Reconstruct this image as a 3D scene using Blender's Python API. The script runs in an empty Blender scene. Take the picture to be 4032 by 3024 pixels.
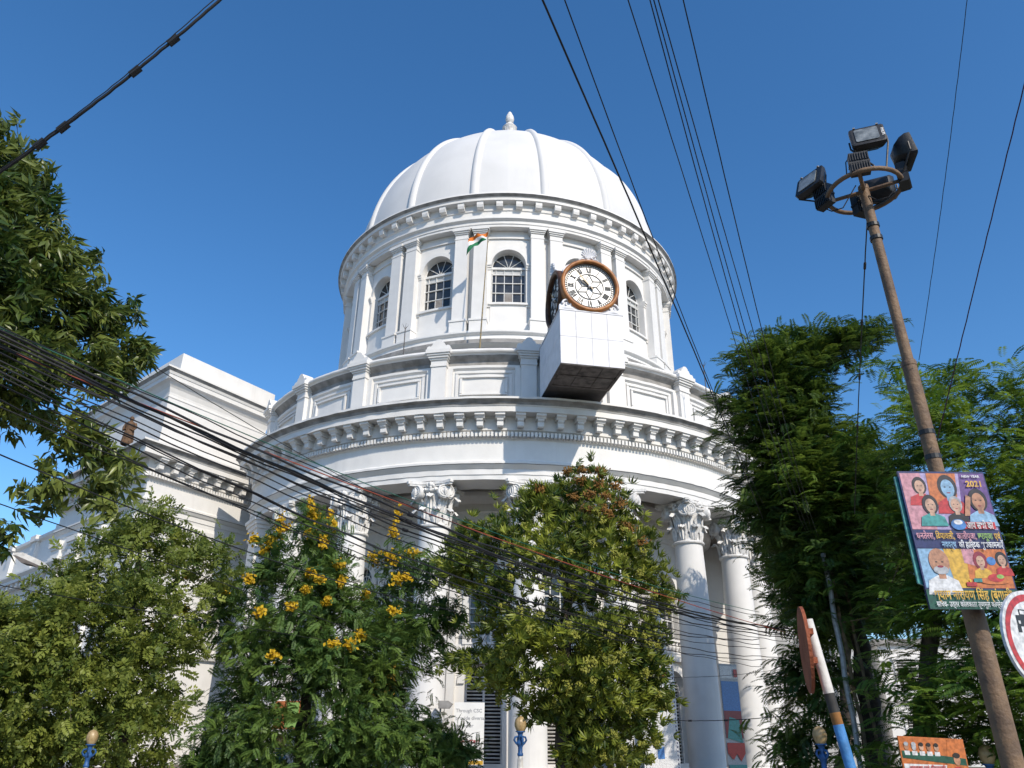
import bpy, bmesh, math, random
import numpy as np
from mathutils import Vector, Matrix, noise
R_ = math.radians
sc = bpy.context.scene
COL = sc.collection

# ------------------------------------------------------------------ camera
EYE, F, PITCH, ROLL = 1.6, 3030.0, R_(24.83), R_(-.526)
cam = bpy.data.cameras.new('camera'); camo = bpy.data.objects.new('camera', cam); COL.objects.link(camo)
cam.sensor_width = 36; cam.lens = F/4032*36; cam.clip_start = .05; cam.clip_end = 4000
camo.matrix_world = Matrix.Translation((0, 0, EYE)) @ Matrix.Rotation(math.pi/2+PITCH, 4, 'X') @ Matrix.Rotation(-ROLL, 4, 'Z')
sc.camera = camo
# ------------------------------------------------------------------ sky, sun, exposure
SUN_AZ, SUN_EL = R_(31), R_(37)          # azimuth to the right of "behind the camera"
w = bpy.data.worlds.new('World'); sc.world = w; w.use_nodes = True
nt = w.node_tree; bg = nt.nodes['Background']; sky = nt.nodes.new('ShaderNodeTexSky')
sky.sky_type = 'NISHITA'; sky.sun_disc = False; sky.sun_elevation = SUN_EL; sky.sun_rotation = math.pi-SUN_AZ
sky.air_density = 1.0; sky.dust_density = .5; sky.ozone_density = 4.0; sky.altitude = 10
hsv = nt.nodes.new('ShaderNodeHueSaturation'); hsv.inputs['Saturation'].default_value = 1.22; nt.links.new(sky.outputs[0], hsv.inputs['Color'])
nt.links.new(hsv.outputs[0], bg.inputs[0]); bg.inputs[1].default_value = .15
sl = bpy.data.lights.new('sun', 'SUN'); sl.energy = 3.35; sl.angle = R_(.53); sl.color = (1, .90, .765)
slo = bpy.data.objects.new('sun', sl); COL.objects.link(slo)
SUN = Vector((math.sin(SUN_AZ)*math.cos(SUN_EL), -math.cos(SUN_AZ)*math.cos(SUN_EL), math.sin(SUN_EL)))
slo.rotation_euler = SUN.to_track_quat('Z', 'Y').to_euler(); slo.location = (30, -40, 60)
vs = sc.view_settings; vs.view_transform = 'Standard'; vs.look = 'None'; vs.exposure = .33; vs.gamma = 1; vs.use_curve_mapping = False
sc.cycles.max_bounces = 6; sc.cycles.diffuse_bounces = 2; sc.cycles.glossy_bounces = 2
sc.cycles.transmission_bounces = 3; sc.cycles.transparent_max_bounces = 4
sc.cycles.use_denoising = True

# ------------------------------------------------------------------ photo pixels -> directions
def ray(px, py):
    a, b = px-2016, 1512-py
    c, s = math.cos(-ROLL), math.sin(-ROLL); a, b = a*c-b*s, a*s+b*c
    c, s = math.cos(PITCH), math.sin(PITCH)
    return Vector((a, F*c-b*s, F*s+b*c))
def at_z(px, py, h):                      # h above the eye
    d = ray(px, py); return d*(h/d.z)+Vector((0, 0, EYE))
def at_d(px, py, dist):                   # horizontal distance from the camera
    d = ray(px, py); return d*(dist/math.hypot(d.x, d.y))+Vector((0, 0, EYE))
def at_y(px, py, y):
    d = ray(px, py); return d*(y/d.y)+Vector((0, 0, EYE))

# ------------------------------------------------------------------ materials
MATS = {}
def mat(name, col, rough=.7, var=.12, scale=3., bump=0., bscale=40., metal=0., col2=None, spec=.4, streak=0., streak_col=(.3, .29, .27), trans=0., attr=None, detail=4., lo=.38, hi=.68):
    m = bpy.data.materials.new(name); m.use_nodes = True; n = m.node_tree.nodes; l = m.node_tree.links
    p = n['Principled BSDF']; p.inputs['Roughness'].default_value = rough; p.inputs['Metallic'].default_value = metal
    p.inputs['Specular IOR Level'].default_value = spec
    geo = n.new('ShaderNodeNewGeometry')
    def noise_(sv, det=4.):
        mp = n.new('ShaderNodeMapping'); mp.inputs['Scale'].default_value = sv; l.new(geo.outputs['Position'], mp.inputs['Vector'])
        t = n.new('ShaderNodeTexNoise'); t.inputs['Scale'].default_value = 1; t.inputs['Detail'].default_value = det; l.new(mp.outputs[0], t.inputs['Vector']); return t.outputs['Fac']
    def mix(f, a, b, fac_mul=None):
        x = n.new('ShaderNodeMix'); x.data_type = 'RGBA'
        if f is not None: l.new(f, x.inputs[0])
        for i, v in ((6, a), (7, b)):
            if isinstance(v, tuple): x.inputs[i].default_value = (*v, 1)
            else: l.new(v, x.inputs[i])
        return x.outputs[2]
    def ramp(f, lo, hi, top=1.):
        r = n.new('ShaderNodeMapRange'); r.inputs['From Min'].default_value = lo; r.inputs['From Max'].default_value = hi; r.inputs['To Max'].default_value = top
        r.clamp = True; l.new(f, r.inputs['Value']); return r.outputs[0]
    c2 = col2 or tuple(max(0, c*(1-2.2*var)) for c in col)
    if attr:
        at = n.new('ShaderNodeAttribute'); at.attribute_name = 'tint'
        out = mix(at.outputs['Fac'], col, c2)
    else:
        out = mix(ramp(noise_((scale,)*3, detail), lo, hi), col, c2)
    if streak:
        f = ramp(noise_((2.6, 2.6, .16), 5.), .5, .78, streak); g = n.new('ShaderNodeMath'); g.operation = 'MULTIPLY'
        l.new(f, g.inputs[0]); l.new(ramp(noise_((.5, .5, .5), 3.), .35, .65), g.inputs[1]); out = mix(g.outputs[0], out, streak_col)
        f2 = ramp(noise_((9, 9, 9), 5.), .64, .72, streak*.6); out = mix(f2, out, tuple(c*.62 for c in col))
    l.new(out, p.inputs['Base Color'])
    if bump:
        b = n.new('ShaderNodeBump'); b.inputs['Strength'].default_value = bump; b.inputs['Distance'].default_value = .03
        l.new(noise_((bscale,)*3, 4.), b.inputs['Height']); l.new(b.outputs[0], p.inputs['Normal'])
    if trans:
        t = n.new('ShaderNodeBsdfTranslucent'); x = n.new('ShaderNodeMixShader'); x.inputs[0].default_value = trans
        hs = n.new('ShaderNodeHueSaturation'); hs.inputs['Value'].default_value = 1.5; hs.inputs['Hue'].default_value = .485; l.new(out, hs.inputs['Color'])
        l.new(hs.outputs[0], t.inputs['Color']); l.new(p.outputs[0], x.inputs[1]); l.new(t.outputs[0], x.inputs[2])
        l.new(x.outputs[0], n['Material Output'].inputs['Surface'])
    MATS[name] = m; return m
mat('plaster', (.735, .725, .70), .75, .03, 1.2, .12, 14, streak=.17, streak_col=(.40, .38, .345))
mat('plaster_dome', (.66, .657, .645), .7, .035, .35, .08, 8, streak=.14, streak_col=(.45, .44, .42))
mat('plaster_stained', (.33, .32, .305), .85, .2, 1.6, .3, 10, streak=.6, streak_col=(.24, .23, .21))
mat('plaster_relief', (.76, .75, .725), .8, .12, 5, .45, 22, streak=.2, streak_col=(.35, .33, .3))
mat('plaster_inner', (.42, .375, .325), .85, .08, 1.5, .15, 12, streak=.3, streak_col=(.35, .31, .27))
mat('glass_dark', (.045, .05, .055), .12, .3, 1.3, spec=.6)
mat('glass_milky', (.55, .56, .55), .4, .1, 2)
mat('bar_white', (.72, .72, .70), .6, .1, 4)
mat('louvre_grey', (.40, .38, .36), .7, .15, 3, col2=(.30, .27, .25))
mat('louvre_white', (.66, .64, .61), .7, .12, 3)
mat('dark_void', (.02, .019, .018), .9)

# ------------------------------------------------------------------ mesh helpers
class MB:
    def __init__(s): s.v = []; s.f = []; s.m = []
    def quad_grid(s, rows, closed=False, mi=0, mis=None):
        n = len(rows[0]); o = len(s.v)
        for r in rows: s.v += [tuple(q) for q in r]
        for i in range(len(rows)-1):
            for j in range(n if closed else n-1):
                k = (j+1) % n; s.f.append((o+i*n+j, o+i*n+k, o+(i+1)*n+k, o+(i+1)*n+j)); s.m.append(mis[j] if mis else mi)
    def poly(s, pts, mi=0):
        o = len(s.v); s.v += [tuple(q) for q in pts]; s.f.append(tuple(range(o, o+len(pts)))); s.m.append(mi)
    def box(s, x0, x1, y0, y1, z0, z1, mi=0, M=None, taper=1.):
        cx, cy = (x0+x1)/2, (y0+y1)/2
        P = [(x, y, z0) for x, y in ((x0, y0), (x1, y0), (x1, y1), (x0, y1))]+[(cx+(x-cx)*taper, cy+(y-cy)*taper, z1) for x, y in ((x0, y0), (x1, y0), (x1, y1), (x0, y1))]
        if M: P = [M @ Vector(q) for q in P]
        o = len(s.v); s.v += [tuple(q) for q in P]
        s.f += [tuple(o+i for i in q) for q in ((0, 3, 2, 1), (4, 5, 6, 7), (0, 1, 5, 4), (1, 2, 6, 5), (2, 3, 7, 6), (3, 0, 4, 7))]; s.m += [mi]*6
    def prism(s, pts, fn, d0, d1, mi=0):      # pts 2-D outline; fn(u, v, d) -> 3-D
        o = len(s.v); n = len(pts); s.v += [tuple(fn(u, v, d0)) for u, v in pts]+[tuple(fn(u, v, d1)) for u, v in pts]
        s.f += [tuple(range(o, o+n)), tuple(range(o+2*n-1, o+n-1, -1))]+[(o+i, o+n+i, o+n+(i+1) % n, o+(i+1) % n) for i in range(n)]; s.m += [mi]*(n+2)
    def lathe(s, prof, n=24, c=(0, 0, 0), mi=0, th0=0., th1=None, mis=None):
        full = th1 is None; t1 = 2*math.pi if full else th1; N = n if full else n+1
        rows = []
        for i in range(N):
            t = th0+(t1-th0)*i/n; rows.append([(c[0]+r*math.sin(t), c[1]-r*math.cos(t), c[2]+z) for r, z in prof])
        if full: rows.append(rows[0])
        s.quad_grid(rows, mi=mi, mis=mis)
    def tube(s, path, rad, n=6, mi=0, cap=True):
        P = [Vector(q) for q in path]; rows = []; up = Vector((0, 0, 1)); prev = None
        for i, q in enumerate(P):
            t = (P[min(i+1, len(P)-1)]-P[max(i-1, 0)]).normalized()
            if prev is None:
                a = t.cross(up) if abs(t.z) < .95 else t.cross(Vector((0, 1, 0)))
            else: a = prev-t*prev.dot(t)
            a.normalize(); prev = a; b = t.cross(a); r = rad[i] if isinstance(rad, (list, tuple)) else rad
            rows.append([q+(a*math.cos(2*math.pi*k/n)+b*math.sin(2*math.pi*k/n))*r for k in range(n)])
        s.quad_grid(rows, closed=True, mi=mi)
        if cap: s.poly(rows[0][::-1], mi); s.poly(rows[-1], mi)
    def sweep(s, path, prof, closed=False, mis=None, mi=0):   # horizontal polyline, profile (offset to the right side of travel, z)
        P = [Vector((q[0], q[1], 0)) for q in path]; rows = []; n = len(P)
        for i in range(n):
            a = (P[i]-P[i-1]).normalized() if (i or closed) else None; b = (P[(i+1) % n]-P[i]).normalized() if (i < n-1 or closed) else None
            na = Vector((a.y, -a.x, 0)) if a else None; nb = Vector((b.y, -b.x, 0)) if b else None
            if na is None: m = nb
            elif nb is None: m = na
            else: m = (na+nb)/(1+na.dot(nb))
            rows.append([(P[i].x+m.x*d, P[i].y+m.y*d, z) for d, z in prof])
        if closed: rows.append(rows[0])
        s.quad_grid(rows, mis=mis, mi=mi)
    def sphere(s, c, r, n=8, mi=0, sz=1.):
        s.lathe([(max(1e-4, r*math.sin(math.pi*i/n)), -r*sz*math.cos(math.pi*i/n)) for i in range(n+1)], 2*n, c, mi)
    def mesh(s, name, mats, smooth=None):
        me = bpy.data.meshes.new(name); me.from_pydata(s.v, [], s.f)
        for m in ([mats] if isinstance(mats, str) else mats): me.materials.append(MATS[m])
        if any(s.m): me.polygons.foreach_set('material_index', s.m)
        if smooth: me.shade_smooth(); me.set_sharp_from_angle(angle=R_(smooth))
        me.update(); return me
    def build(s, name, mats, parent=None, smooth=None, loc=(0, 0, 0), rz=0., fix=True):
        me = s.mesh(name, mats, smooth)
        if fix:
            bm = bmesh.new(); bm.from_mesh(me); bmesh.ops.recalc_face_normals(bm, faces=bm.faces[:]); bm.to_mesh(me); bm.free()
        return link(name, me, parent, loc, rz)
def link(name, me, parent=None, loc=(0, 0, 0), rz=0., rot=None, scale=None):
    o = bpy.data.objects.new(name, me); COL.objects.link(o); o.parent = parent; o.location = loc; o.rotation_euler = rot or (0, 0, rz)
    if scale: o.scale = scale
    return o
def empty(name, loc, label=None, cat=None, group=None, rz=0.):
    o = link(name, None, None, loc, rz); return tag(o, label, cat, group)
def tag(o, label=None, cat=None, group=None, kind=None):
    for k, v in (('label', label), ('category', cat), ('group', group), ('kind', kind)):
        if v: o[k] = v
    return o

# ------------------------------------------------------------------ ground, road, pavement
mat('asphalt', (.055, .054, .052), .9, .2, 6, .3, 60); mat('paving', (.30, .28, .25), .9, .12, 4, .2, 30); mat('earth', (.16, .13, .10), .95, .2, 1.5, .3, 20); mat('kerb_stone', (.42, .41, .38), .85, .15, 5, .2, 30)
def slab(name, pts, z0, z1, m):
    b = MB(); b.prism(pts, lambda u, v, d: (u, v, d), z0, z1); return tag(b.build(name, m), kind='structure')
b = MB(); b.poly([(-1500, -1500, -.02), (1500, -1500, -.02), (1500, 1500, -.02), (-1500, 1500, -.02)]); tag(b.build('ground', 'earth', fix=False), kind='structure')
slab('road', [(-200, -30), (200, -30), (200, 4.5), (-200, 4.5)], -.016, .004, 'asphalt')
slab('pavement', [(-200, 4.8), (200, 4.8), (200, 30), (-200, 30)], -.01, .13, 'paving')
slab('kerb', [(-200, 4.5), (200, 4.5), (200, 4.798), (-200, 4.798)], -.012, .15, 'kerb_stone')

# ------------------------------------------------------------------ the domed building
AX, AY = -.49, 62.
SYM = 12.5                                # the building's own axis, degrees to the right of the camera
BLD = empty('domed_building', (AX, AY, 0), 'white domed corner building with a columned round portico and drum of arched windows', 'building')
def pol(t, r, h): t = R_(t); return (r*math.sin(t), -r*math.cos(t), h+EYE)
def loc_(p): return (p[0]-AX, p[1]-AY)    # world -> building
SM = 32
# entablature profile: offset from the architrave face, height above the eye, stained?
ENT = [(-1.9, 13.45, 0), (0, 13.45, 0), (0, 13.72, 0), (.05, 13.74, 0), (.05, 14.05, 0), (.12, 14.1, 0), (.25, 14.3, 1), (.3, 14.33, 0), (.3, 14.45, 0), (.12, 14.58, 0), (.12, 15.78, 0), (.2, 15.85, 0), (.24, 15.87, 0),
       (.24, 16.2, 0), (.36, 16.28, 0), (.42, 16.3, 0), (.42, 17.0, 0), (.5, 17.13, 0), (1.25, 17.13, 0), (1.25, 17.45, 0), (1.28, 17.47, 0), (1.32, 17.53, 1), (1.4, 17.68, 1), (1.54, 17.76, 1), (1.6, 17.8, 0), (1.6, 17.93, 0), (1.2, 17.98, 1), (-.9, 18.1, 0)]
T0, T1 = SYM-74, SYM+74
def wob(x, y, z, a): return noise.noise(Vector((x*1.3, y*1.3, z*2)))*a
def ring(name, prof, t0, t1, n, parent, mats=('plaster', 'plaster_stained'), rough=0.):
    b = MB(); rows = []
    for i in range(n+1):
        t = t0+(t1-t0)*i/n
        rows.append([pol(t, q[0]+(wob(t*.4, q[0], q[1], rough) if rough else 0), q[1]+(wob(t*.4+9, q[0], q[1], rough*.6) if rough else 0)) for q in prof])
    b.quad_grid(rows, mis=[q[2] if len(q) > 2 else 0 for q in prof])
    return b.build(name, mats, parent, SM, fix=False)
ent = ring('portico_entablature', [(20.+d, h, s) for d, h, s in ENT], T0, T1, 300, BLD, rough=.035)
# modillions (console brackets) and dentils
def console(w, k=1.):
    b = MB(); P = [(-20.4, 17.13), (-21.16, 17.13), (-21.16, 16.99), (-21.05, 16.92), (-21.0, 16.84), (-20.4, 16.84)]
    f = lambda u, v, d: (d, u, v+EYE)
    b.prism(P, f, -w*.72, w*.72)
    b.prism([(-20.4, 16.84), (-20.97, 16.84), (-20.95, 16.74), (-20.86, 16.66), (-20.85, 16.42), (-20.78, 16.36), (-20.66, 16.36), (-20.55, 16.44), (-20.4, 16.4)], f, -w*.46, w*.46)
    return b
con = console(.4).mesh('modillion', 'plaster')
NB = 16.2/5
for k in range(-22, 23):
    link('modillion', con, ent, rz=R_(SYM+k*NB))
b = MB(); b.box(-.072, .072, -20.5, -20.22, 15.9+EYE, 16.17+EYE); den = b.mesh('dentil', 'plaster')
ND = NB/5.
for k in range(-108, 109):
    link('dentil', den, ent, rz=R_(SYM+k*ND))
# attic parapet with pedestals and panels
COLS = [SYM+16.2*(i+.5) for i in range(-4, 4)]
par = ring('attic_parapet', [(19.3, 17.3), (19.3, 20.72), (19.4, 20.78), (19.44, 20.82), (19.44, 20.98), (19.32, 21.04, 1), (19.32, 21.3, 1), (19.45, 21.42, 1), (19.68, 21.58, 0), (19.72, 21.66, 0), (19.86, 21.72), (19.9, 21.8), (19.86, 21.93), (19.75, 22.0, 1), (18.9, 22.04), (18.9, 17.3)], T0-3, T1+3, 220, BLD, rough=.03)
def frame_panel(t, half, h0, h1, r, wd, out, name, parent, n=8):
    b = MB()
    def strip(a0, a1, z0, z1):
        b.quad_grid([[pol(a0+(a1-a0)*i/n, q, z) for q, z in ((r, z0), (r+out, z0+.02), (r+out, z1-.02), (r, z1))] for i in range(n+1)])
        for a in (a0, a1): b.poly([pol(a, q, z) for q, z in ((r, z0), (r+out, z0+.02), (r+out, z1-.02), (r, z1))])
    da = math.degrees(wd/r)
    strip(t-half, t+half, h1-wd, h1); strip(t-half, t+half, h0, h0+wd); strip(t-half, t-half+da, h0+wd, h1-wd); strip(t+half-da, t+half, h0+wd, h1-wd)
    return b.build(name, 'plaster', parent, SM)
for i in range(-5, 5):
    t = SYM+16.2*(i+.5)+8.1
    if not -70 < t-SYM < 70: continue
    frame_panel(t, 5.15, 18.75, 20.62, 19.29, .16, .10, 'panel_moulding', par); frame_panel(t, 4.3, 18.98, 20.28, 19.29, .13, .15, 'panel_moulding', par)
pd = MB()
pd.box(-.47, .47, -19.78, -19.25, 17.4+EYE, 20.86+EYE); pd.box(-.82, .82, -19.5, -19.2, 17.4+EYE, 20.80+EYE)
for x0, y0, z0, z1 in ((.52, 19.84, 20.862, 20.98), (.5, 19.8, 20.98, 21.3), (.56, 19.88, 21.3, 21.42), (.64, 19.98, 21.42, 21.56), (.72, 20.06, 21.56, 21.68), (.78, 20.14, 21.68, 21.93)):
    pd.box(-x0, x0, -y0, -19.0, z0+EYE, z1+EYE)
f_ = lambda u, v, d: (u, d, v+21.93+EYE)
pd.prism([(-.78, 0), (.78, 0), (.70, .14), (.52, .22), (.40, .34), (.36, .46), (.26, .50), (.22, .62), (.12, .70), (0, .73), (-.12, .70), (-.22, .62), (-.26, .50), (-.36, .46), (-.40, .34), (-.52, .22), (-.70, .14)], f_, -20.02, -19.2)
for s_ in (-1, 1): pd.lathe([(.02, -.45), (.16, -.45), (.16, .45), (.02, .45)], 14, (0, 0, 0))
k0 = len(pd.v)-2*14*0
pme = pd.mesh('pedestal', 'plaster')
# (the two small lathes above are moved to the ear scrolls of the cap)
co = np.array([v.co for v in pme.vertices]); nl = 15*4
for q, s_ in ((0, -1), (1, 1)):
    i0 = len(co)-nl*(2-q); c = co[i0:i0+nl].copy(); co[i0:i0+nl] = np.stack([c[:, 0]+s_*.60, c[:, 2]*.9-19.6, c[:, 1]+22.06+EYE], 1)
pme.vertices.foreach_set('co', co.ravel()); pme.update()
for t in [SYM+16.2*(i+.5) for i in range(-5, 5)]:
    link('pedestal', pme, par, rz=R_(t))
# terrace roof and drum
DT0 = .7                                   # direction of the drum window that faces the camera
DR = 14.0
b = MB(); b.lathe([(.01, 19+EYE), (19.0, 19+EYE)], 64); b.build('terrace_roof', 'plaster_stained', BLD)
ring('drum_base', [(15.0, 19), (15.0, 24.45), (15.35, 24.55), (15.52, 24.66, 1), (15.52, 24.95), (15.3, 25.0, 1), (15.16, 25.1), (15.12, 25.45), (15.28, 25.52), (15.34, 25.6), (15.34, 25.74), (15.2, 25.79), (13.6, 25.88)], 0, 360, 160, BLD, rough=.025)
def arch_wall(b, fn, x0, x1, z0, z1, hw, zs, zb, dep, n=18, sub=3, lip=0.):
    def g(xa, xb, za, zb_, k):
        b.quad_grid([[fn(xa+(xb-xa)*i/k, z, 0) for z in (za, zb_)] for i in range(k+1)])
    g(x0, -hw, z0, z1, sub); g(hw, x1, z0, z1, sub); g(-hw, hw, z0, zb, sub)
    arc = [(hw*math.cos(math.pi*i/n), zs+hw*math.sin(math.pi*i/n)) for i in range(n+1)]
    b.quad_grid([[fn(x, z, 0), fn(x, z1, 0)] for x, z in arc])
    out = [(hw, zb)]+arc+[(-hw, zb)]
    b.quad_grid([[fn(x, z, 0), fn(x, z, dep)] for x, z in out+[out[0]]])
dfn = lambda x, z, d: pol(math.degrees(x/DR), DR-d, z)
HW, ZS, ZB = 1.27, 31.98, 28.62
b = MB(); half = DR*R_(11.25)
arch_wall(b, dfn, -half, half, 25.85, 34.9, HW, ZS, ZB, .62)
bay = b.mesh('drum_wall', 'plaster', SM)
b = MB()                                    # one bay's applied mouldings: dado, lintel shelf, architrave over the arch, imposts, sill
def cbox(b, x0, x1, z0, z1, o0, o1, n=4, R=DR):
    b.quad_grid([[pol(math.degrees((x0+(x1-x0)*i/n)/R), R+o, z) for o, z in ((o0, z0), (o1, z0), (o1, z1), (o0, z1))] for i in range(n+1)])
    for x in (x0, x1): b.poly([pol(math.degrees(x/R), R+o, z) for o, z in ((o0, z0), (o1, z0), (o1, z1), (o0, z1))])
cbox(b, -half, half, 25.87, 26.95, -.02, .16, 10); cbox(b, -half, half, 34.2, 34.32, -.02, .13, 10); cbox(b, -half, half, 34.32, 34.9, -.02, .06, 10)
cbox(b, -1.42, 1.42, 28.46, 28.62, -.02, .2); cbox(b, -1.32, 1.32, 26.95, 28.46, -.02, .05)
for s_ in (-1, 1):
    cbox(b, *sorted((s_*1.275, s_*1.75)), 28.3, 31.45, -.02, .09)
    for z0, z1, o, xw in ((31.45, 31.62, .14, 1.80), (31.62, 31.78, .2, 1.86), (31.78, 31.9, .27, 1.93), (31.9, 31.98, .22, 1.88)):
        cbox(b, *sorted((s_*1.262, s_*xw)), z0, z1, -.5 if z0 > 31.5 else -.02, o)
arcs = [(math.pi*i/20) for i in range(21)]
b.quad_grid([[dfn(r*math.cos(a), ZS+r*math.sin(a), -o) for r, o in ((HW+.003, -.02), (HW+.003, .06), (HW+.3, .06), (HW+.3, -.02))] for a in arcs])
trim = b.mesh('bay_mouldings', 'plaster', SM)
bmf = bmesh.new(); bmf.from_mesh(trim); bmesh.ops.recalc_face_normals(bmf, faces=bmf.faces[:]); bmf.to_mesh(trim); bmf.free()
# pilaster
b = MB(); TP = lambda x, y, z: (x, y, z)
b.box(-.62, .62, -14.78, -13.8, 25.86+EYE, 26.86+EYE); b.box(-.66, .66, -14.84, -13.8, 26.86+EYE, 27.0+EYE)
b.box(-.52, .52, -14.62, -13.8, 27.0+EYE, 34.0+EYE, taper=.93)
for wz, y0, z0, z1 in ((.53, 14.62, 34.0, 34.09), (.49, 14.56, 34.09, 34.45), (.54, 14.64, 34.45, 34.56), (.60, 14.72, 34.56, 34.68), (.66, 14.80, 34.68, 34.90)):
    b.box(-wz, wz, -y0, -13.8, z0+EYE, z1+EYE)
pil = b.mesh('pilaster', 'plaster')
dr = ring('drum_entablature', [(13.9, 34.9), (14.66, 34.9), (14.66, 35.1), (14.72, 35.12), (14.72, 35.36), (14.86, 35.46), (14.92, 35.5), (14.92, 35.6), (14.70, 35.66), (14.70, 36.24), (14.78, 36.3), (14.8, 36.86), (15.28, 36.9), (15.28, 37.12), (15.34, 37.16, 1), (15.46, 37.3, 1), (15.52, 37.34), (15.5, 37.46), (15.2, 37.52, 1), (14.4, 37.62)], 0, 360, 192, BLD, rough=.015)
b = MB(); b.prism([(-14.75, 36.89), (-15.2, 36.89), (-15.2, 36.62), (-15.14, 36.42), (-15.0, 36.36), (-14.75, 36.36)], lambda u, v, d: (d, u, v+EYE), -.25, .25); brk = b.mesh('bracket', 'plaster')
for k in range(64): link('bracket', brk, dr, rz=R_(DT0+5.625*(k+.5)))
# drum windows
b = MB(); WY = -13.44
def bar(b, x0, x1, z0, z1, y=0, t=.05): b.box(x0, x1, WY-t+y, WY+t+y, z0+EYE, z1+EYE)
xs = (-1.24, -.94, -.31, .31, .94, 1.24); zr = (28.66, 28.92, 29.78, 30.62, 31.36, 31.82)
for x in xs[1:-1]: bar(b, x-.025, x+.025, zr[0], 31.88)
for x in (-1.24, 1.24): bar(b, x-.05, x+.05, 28.6, 32.0, 0, .07)
for z in zr[:-1]: bar(b, -1.26, 1.26, z-.028, z+.028, -.02)
bar(b, -1.26, 1.26, 31.8, 31.98, -.03, .08)
for a in (36, 72, 108, 144):
    a = R_(a); b.tube([(.05*math.cos(a), WY, 31.95+EYE), (1.24*math.cos(a), WY, 31.95+1.24*math.sin(a)+EYE)], .03, 4)
b.tube([(1.24*math.cos(math.pi*i/16), WY, 31.96+1.24*math.sin(math.pi*i/16)+EYE) for i in range(17)], .045, 4)
wfr = b.mesh('window', 'bar_white')
def pane(x0, x1, z0, z1, m):
    b = MB(); b.box(x0, x1, WY+.03, WY+.045, z0+EYE, z1+EYE); return b.mesh('pane', m)
panes = []
for i in range(5):
    for j in range(5):
        panes.append(pane(xs[i]+.02, xs[i+1]-.02, zr[j]+.02, zr[j+1]-.02, 'glass_milky' if j == 4 else 'glass_dark'))
for k in range(5):
    b = MB(); a0, a1 = R_(36*k+1), R_(36*k+35)
    b.prism([(0, 0)]+[(1.22*math.cos(a0+(a1-a0)*i/4), 1.22*math.sin(a0+(a1-a0)*i/4)) for i in range(5)], lambda u, v, d: (u, d, v+31.98+EYE), WY+.03, WY+.045); panes.append(b.mesh('pane', 'glass_dark'))
b = MB()
for k in range(8): b.box(-.27, .27, WY-.04, WY+.02, 28.96+k*.1+EYE, 29.02+k*.1+EYE)
vent = b.mesh('vent_slats', 'louvre_grey')
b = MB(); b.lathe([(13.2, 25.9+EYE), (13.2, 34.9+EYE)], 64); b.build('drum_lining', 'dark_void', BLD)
for k in range(16):
    t = DT0+22.5*k; tt = (t+180) % 360-180
    link('drum_wall', bay, BLD, rz=R_(t)); link('bay_mouldings', trim, BLD, rz=R_(t))
    for s_ in (-2.85, 2.85): link('pilaster', pil, BLD, rz=R_(t+11.25+s_))
    if abs(tt) < 80:
        wo = link('window', wfr, BLD, rz=R_(t))
        for q in panes: link('pane', q, wo)
        link('vent', vent, wo)
# dome
DA, DC, DH = 14.2, 15.55, 37.55
domep = [(DA*math.cos(a), DH+DC*math.sin(a)) for a in [math.pi/2*i/40 for i in range(40)]]+[(.35, DH+DC)]
dome = ring('dome', [(14.45, 37.5), (14.45, 37.9), (14.3, 37.95)]+domep[1:], 0, 360, 128, BLD, mats=('plaster_dome',))
b = MB()
rows = []
for r, h in domep[1:]:
    i = domep.index((r, h)); a = math.atan2((h-DH)/DC, r/DA); n_ = Vector((0, -math.cos(a)/DA, math.sin(a)/DC)).normalized(); wd = .3*(.35+.65*r/DA)
    rows.append([(x*wd, -r+n_.y*o, h+EYE+n_.z*o) for x, o in ((-1.25, -.05), (-1, .09), (-.6, .2), (0, .25), (.6, .2), (1, .09), (1.25, -.05))])
b.quad_grid(rows); rib = b.mesh('dome_rib', 'plaster_dome', 60)
for k in range(16): link('rib', rib, dome, rz=R_(DT0+11.25+22.5*k))
b = MB(); fz = 53.+EYE                      # finial on its hidden pedestal
b.lathe([(2.2, fz-.2), (2.1, fz+.5), (1.3, fz+.8), (1.1, fz+3.2), (1.35, fz+3.4), (.7, fz+3.9), (.5, fz+4.6), (.62, fz+4.9), (.78, fz+5.2), (.52, fz+5.55), (.3, fz+5.7), (.26, fz+5.9), (.38, fz+6.05), (.46, fz+6.4), (.40, fz+6.8), (.25, fz+7.15), (.2, fz+7.3), (.1, fz+7.45), (.01, fz+7.5)], 20)
fin = b.build('finial', 'plaster_relief', dome, 40)
for k in range(8):
    b = MB(); b.tube([(math.sin(k*.785)*.5, math.cos(k*.785)*.4, fz+4.6), (math.sin(k*.785)*.6, math.cos(k*.785)*.6, fz+5.0), (math.sin(k*.785)*.66, math.cos(k*.785)*.66, fz+5.2)], [.1, .12, .04], 5)
    b.build('finial_leaf', 'plaster_relief', fin)

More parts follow.
